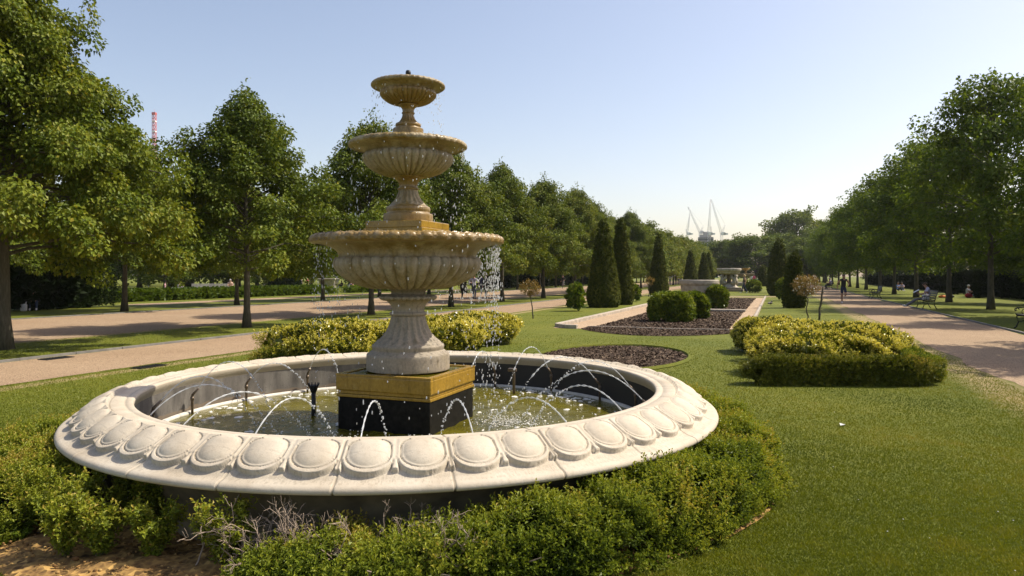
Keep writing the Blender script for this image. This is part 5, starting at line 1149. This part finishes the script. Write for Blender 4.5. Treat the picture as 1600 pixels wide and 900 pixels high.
for px, d, fc, ps, t_, b_, hr, lab in [(1515,54,(.6,-.8),GSIT,white_,black,'white','person with pale hat sitting on the lawn behind the red bag'), (1526,55,(-.5,-.85),LIE,blue,jeans,'brown','person in blue jeans lying with knees up by the hedge'), (1546,54.5,(-.95,-.3),LIE,white_,cloth((.05,.25,.25)),'dark','person in white lying beside the thick trunk'), (1563,55,(.8,-.5),GSIT,black,jeans,'dark','dark clothed person sitting in hedge shade right of the trunk'), (1404,74,(.5,-.8),GSIT,blue,jeans,'brown','person in blue sitting by the hedge buttress'), (1409,75,(-.5,-.8),GSIT,lilac,jeans,'dark','person in lilac sitting beside the one in blue')]:
    x, y = P(px, d); person(lab, x, y, fc, ps, t_, b_, shoe_w, hr, group='people resting by the long hedge')
def sack(name, label, cat, x, y, s, m):
    mb = MB().ball((0,0,s[2]*.8), (s[0],s[1],s[2]*.9), 0, .5, 10, 8); mb.tube([(-s[0]*.4,0,s[2]*1.5),(-.03,0,s[2]*2.0),(.06,0,s[2]*2.0),(s[0]*.4,0,s[2]*1.5)], .014, 6); mb.box((s[0]*.2, -s[1]*.85, s[2]*.6), (s[0]*.9, .05, s[2]*.7))
    return tag(mb.build(name, m, None, (x, y, 0)), label, cat)
x, y = P(1513.5, 52.3); sack('rucksack', 'bright red rucksack on the lawn in front of the hatted person', 'bag', x, y, (.27,.2,.2), red)
x, y = P(1472.5, 52); sack('duffel_bag', 'orange bag lying on the grass left of a trunk behind the bench', 'bag', x, y, (.30,.2,.11), cloth((.60,.14,.03)))
x, y = P(1487, 52); sack('rucksack', 'dark little rucksack on the grass right of the trunk', 'bag', x, y, (.16,.13,.13), black)
# pigeon on the lawn
x, y = G(1204, 477.5); mb = MB().ball((0,0,.14), (.075,.14,.07), 0, .5, 10, 8).ball((0,-.12,.24), .038, 0, .5, 8, 6).tube([(0,-.09,.16),(0,-.12,.23)], [.04,.03], 8).tube([(0,.10,.14),(0,.25,.11)], [.05,.02], 8)
mb.tube([(0,-.15,.24),(0,-.185,.235)], [.009,.003], 5)
for k in (-1, 1): mb.tube([(k*.03,0,.09),(k*.03,0,0),(k*.03,-.04,.004)], .006, 5); mb.ball((k*.062,.03,.15), (.025,.12,.05), 0, .5, 8, 6)
o = mb.build('pigeon', cloth((.10,.09,.09)), None, (x, y, 0)); o.rotation_euler = (0,0,2.2); tag(o, 'dark pigeon standing on the lawn beside the long bed', 'bird')
# drain covers, litter
for (px, py, lab) in [(88,560.5,'dark drain cover at the kerb side of the left path'), (233,573.5,'dark drain cover at the lawn edge of the left path')]:
    x, y = G(px, py); mb = MB().box((0,0,.006), (.58,.26,.012))
    for q in range(9): mb.box((-.24 + .06*q, 0, .016), (.03,.2,.008))
    tag(mb.build('drain_cover', M['dark_metal'], None, (x, y, .006)), lab, 'drain cover').rotation_euler = (0,0,math.pi/2 - TH)
x, y = G(1316, 666); mb = MB(); V = [(-.028,-.02,.006),(.03,-.016,.018),(.034,.018,.012),(-.02,.022,.026)]; mb.add(V, [[0,1,2,3]]); mb.add(np.array(V) - [0,0,.002], [[3,2,1,0]]); mb.box((.005,0,.010), (.03,.02,.006))
tag(mb.build('paper_scrap', M['foam'], None, (x, y, .006)), 'small white paper scrap alone on the open lawn', 'litter')

# ------------------------------------------------------------------ beyond the trees: office block, cranes
x, y = P(1103, 460); t_ = thing('office_block', 'grey office block rising above the trees beneath the cranes', 'building', (x, y, 0), -.3)
MB().box((0,0,13), (9.5,9,26)).build('wall', M['office'], t_)
for k in range(7):
    mb = MB(); zz = 24.6 - 3.4*k
    mb.box((0,0,zz), (9.56,9.06,1.2)); w = mb.build('window', M['office_glass'], t_)
    MB().box((0,0,zz + .75), (9.7,9.2,.22)).build('sill', M['office_pale'], w)
MB().box((-.3,0,26.9), (7.2,6,1.8)).box((.4,0,28.6), (4.2,4,1.6)).build('roof_plant', M['office_pale'], t_)
MB().tube([(3.2,0,26),(3.2,0,33)], .22, 6).tube([(-2.5,0,28.6),(-2.5,0,31)], .16, 6).build('flue', M['office'], t_)
x, y = P(1116.5, 452); t_ = thing('apartment_block', 'lower pink and teal block beside the grey office block', 'building', (x, y, 0), -.3)
MB().box((-.8,0,9), (2.6,6,18)).build('wall', M['brickpink'], t_); MB().box((1.3,-.5,10.2), (1.5,5,20.4)).build('stair_tower', M['teal'], t_); MB().box((-.4,-.3,19.0), (3.0,5,1.9)).build('roof', M['office_pale'], t_)
for k in range(4): MB().box((-.8,0,16.2 - 3*k), (2.66,6.06,1.1)).build('window', M['office_glass'], t_)
def lattice(mb, p0, p1, w, n, r, w1=None):
    p0, p1 = np.array(p0, float), np.array(p1, float); d = norm((p1-p0)[None])[0]; s1 = norm(np.cross(d, [0,1,.01])[None])[0]; s2 = np.cross(d, s1); w1 = w if w1 is None else w1
    t = np.linspace(0, 1, n+1); cs = []
    for a, b in ((1,1),(1,-1),(-1,-1),(-1,1)): cs.append(np.array([p0 + (p1-p0)*q + (s1*a + s2*b)*(w + (w1-w)*q)/2 for q in t]))
    for k in range(4):
        mb.tube([cs[k][0], cs[k][-1]], r, 4)
        for q in range(n): mb.tube([cs[k][q], cs[(k+1)%4][q+1]], r*.7, 4); mb.tube([cs[k][q], cs[(k+1)%4][q]], r*.6, 4)
def pz(py, d): return CAM_H - (py - 430)/FPX*d
def crane(label, d, base, head, tip, counter, mat, w=1.4, r=.065):
    ox, oy = P(base[0], d); t_ = thing('tower_crane', label, 'crane', (ox, oy, 0), 0, 'white cranes'); X = lambda q: ((q[0]-base[0])/FPX*d, 0, pz(q[1], d))
    mb = MB(); lattice(mb, (0,0,0), X(head), w, 16, r); mb.build('mast', mat, t_)
    mb = MB(); lattice(mb, X(head), X(tip), w*.85, 16, r*.9, w*.4); mb.build('jib', mat, t_)
    h, c = X(head), X(counter); mb = MB(); lattice(mb, h, c, w*.6, 5, r*.8); mb.tube([c, X(tip)], .07, 4); mb.build('stay_frame', mat, t_)
    mb = MB().box((h[0]+1.0, 0, h[2]+.4), (2.2,1.8,1.9)).box((h[0]+2.6, 0, h[2]+.2), (2.4,1.8,1.2)); mb.build('cab', mat, t_)
crane('white crane with jib leaning left, above the grey office block', 470, (1094,400), (1094,364), (1075,323), (1099,353), M['crane_white'])
crane('slim white crane mast standing left of the leaning jib', 520, (1074,400), (1074,366), (1078,333), (1072,358), M['crane_white'], 1.1, .07)
crane('tallest white crane, its jib nearly upright', 455, (1107.5,400), (1107.5,366), (1110.3,311), (1105.5,360), M['crane_white'])
crane('white crane on the far side with long jib leaning back to the tallest one', 450, (1127.5,400), (1127.5,366), (1111.5,312), (1133,350), M['crane_white'])
x, y = P(241, 420); t_ = thing('radio_mast', 'thin red lattice mast above the lime trees', 'mast', (x, y, 0)); mb = MB(); zt = pz(179, 420)
lattice(mb, (0,0,0), (0,0,zt), 1.7, 44, .16); mb.build('lattice', M['crane_red'], t_)
mb = MB()
for q in range(6): mb.box((0,0,zt - 4 - 6*q), (1.95,1.95,.7))
mb.build('white_band', M['crane_white'], t_); MB().box((0,0,zt + .6), (2.1,2.1,1.2)).tube([(0,0,zt),(0,0,zt+3)], .08, 4).build('head', M['crane_red'], t_)

# ------------------------------------------------------------------ the air: a thin summer haze over the park
m = bpy.data.materials.new('haze_air'); m.use_nodes = True; nt = m.node_tree; nt.nodes.remove(nt.nodes['Principled BSDF'])
pv = nt.nodes.new('ShaderNodeVolumePrincipled'); pv.inputs['Density'].default_value = .00015; pv.inputs['Color'].default_value = (.95, .98, 1, 1); pv.inputs['Anisotropy'].default_value = .2
nt.links.new(pv.outputs[0], nt.nodes['Material Output'].inputs['Volume'])
hz = MB().box((0, 340, 54.5), (1640, 960, 111)).build('haze', m); tag(hz, 'thin pale summer haze filling the air of the park', 'haze', kind='stuff')
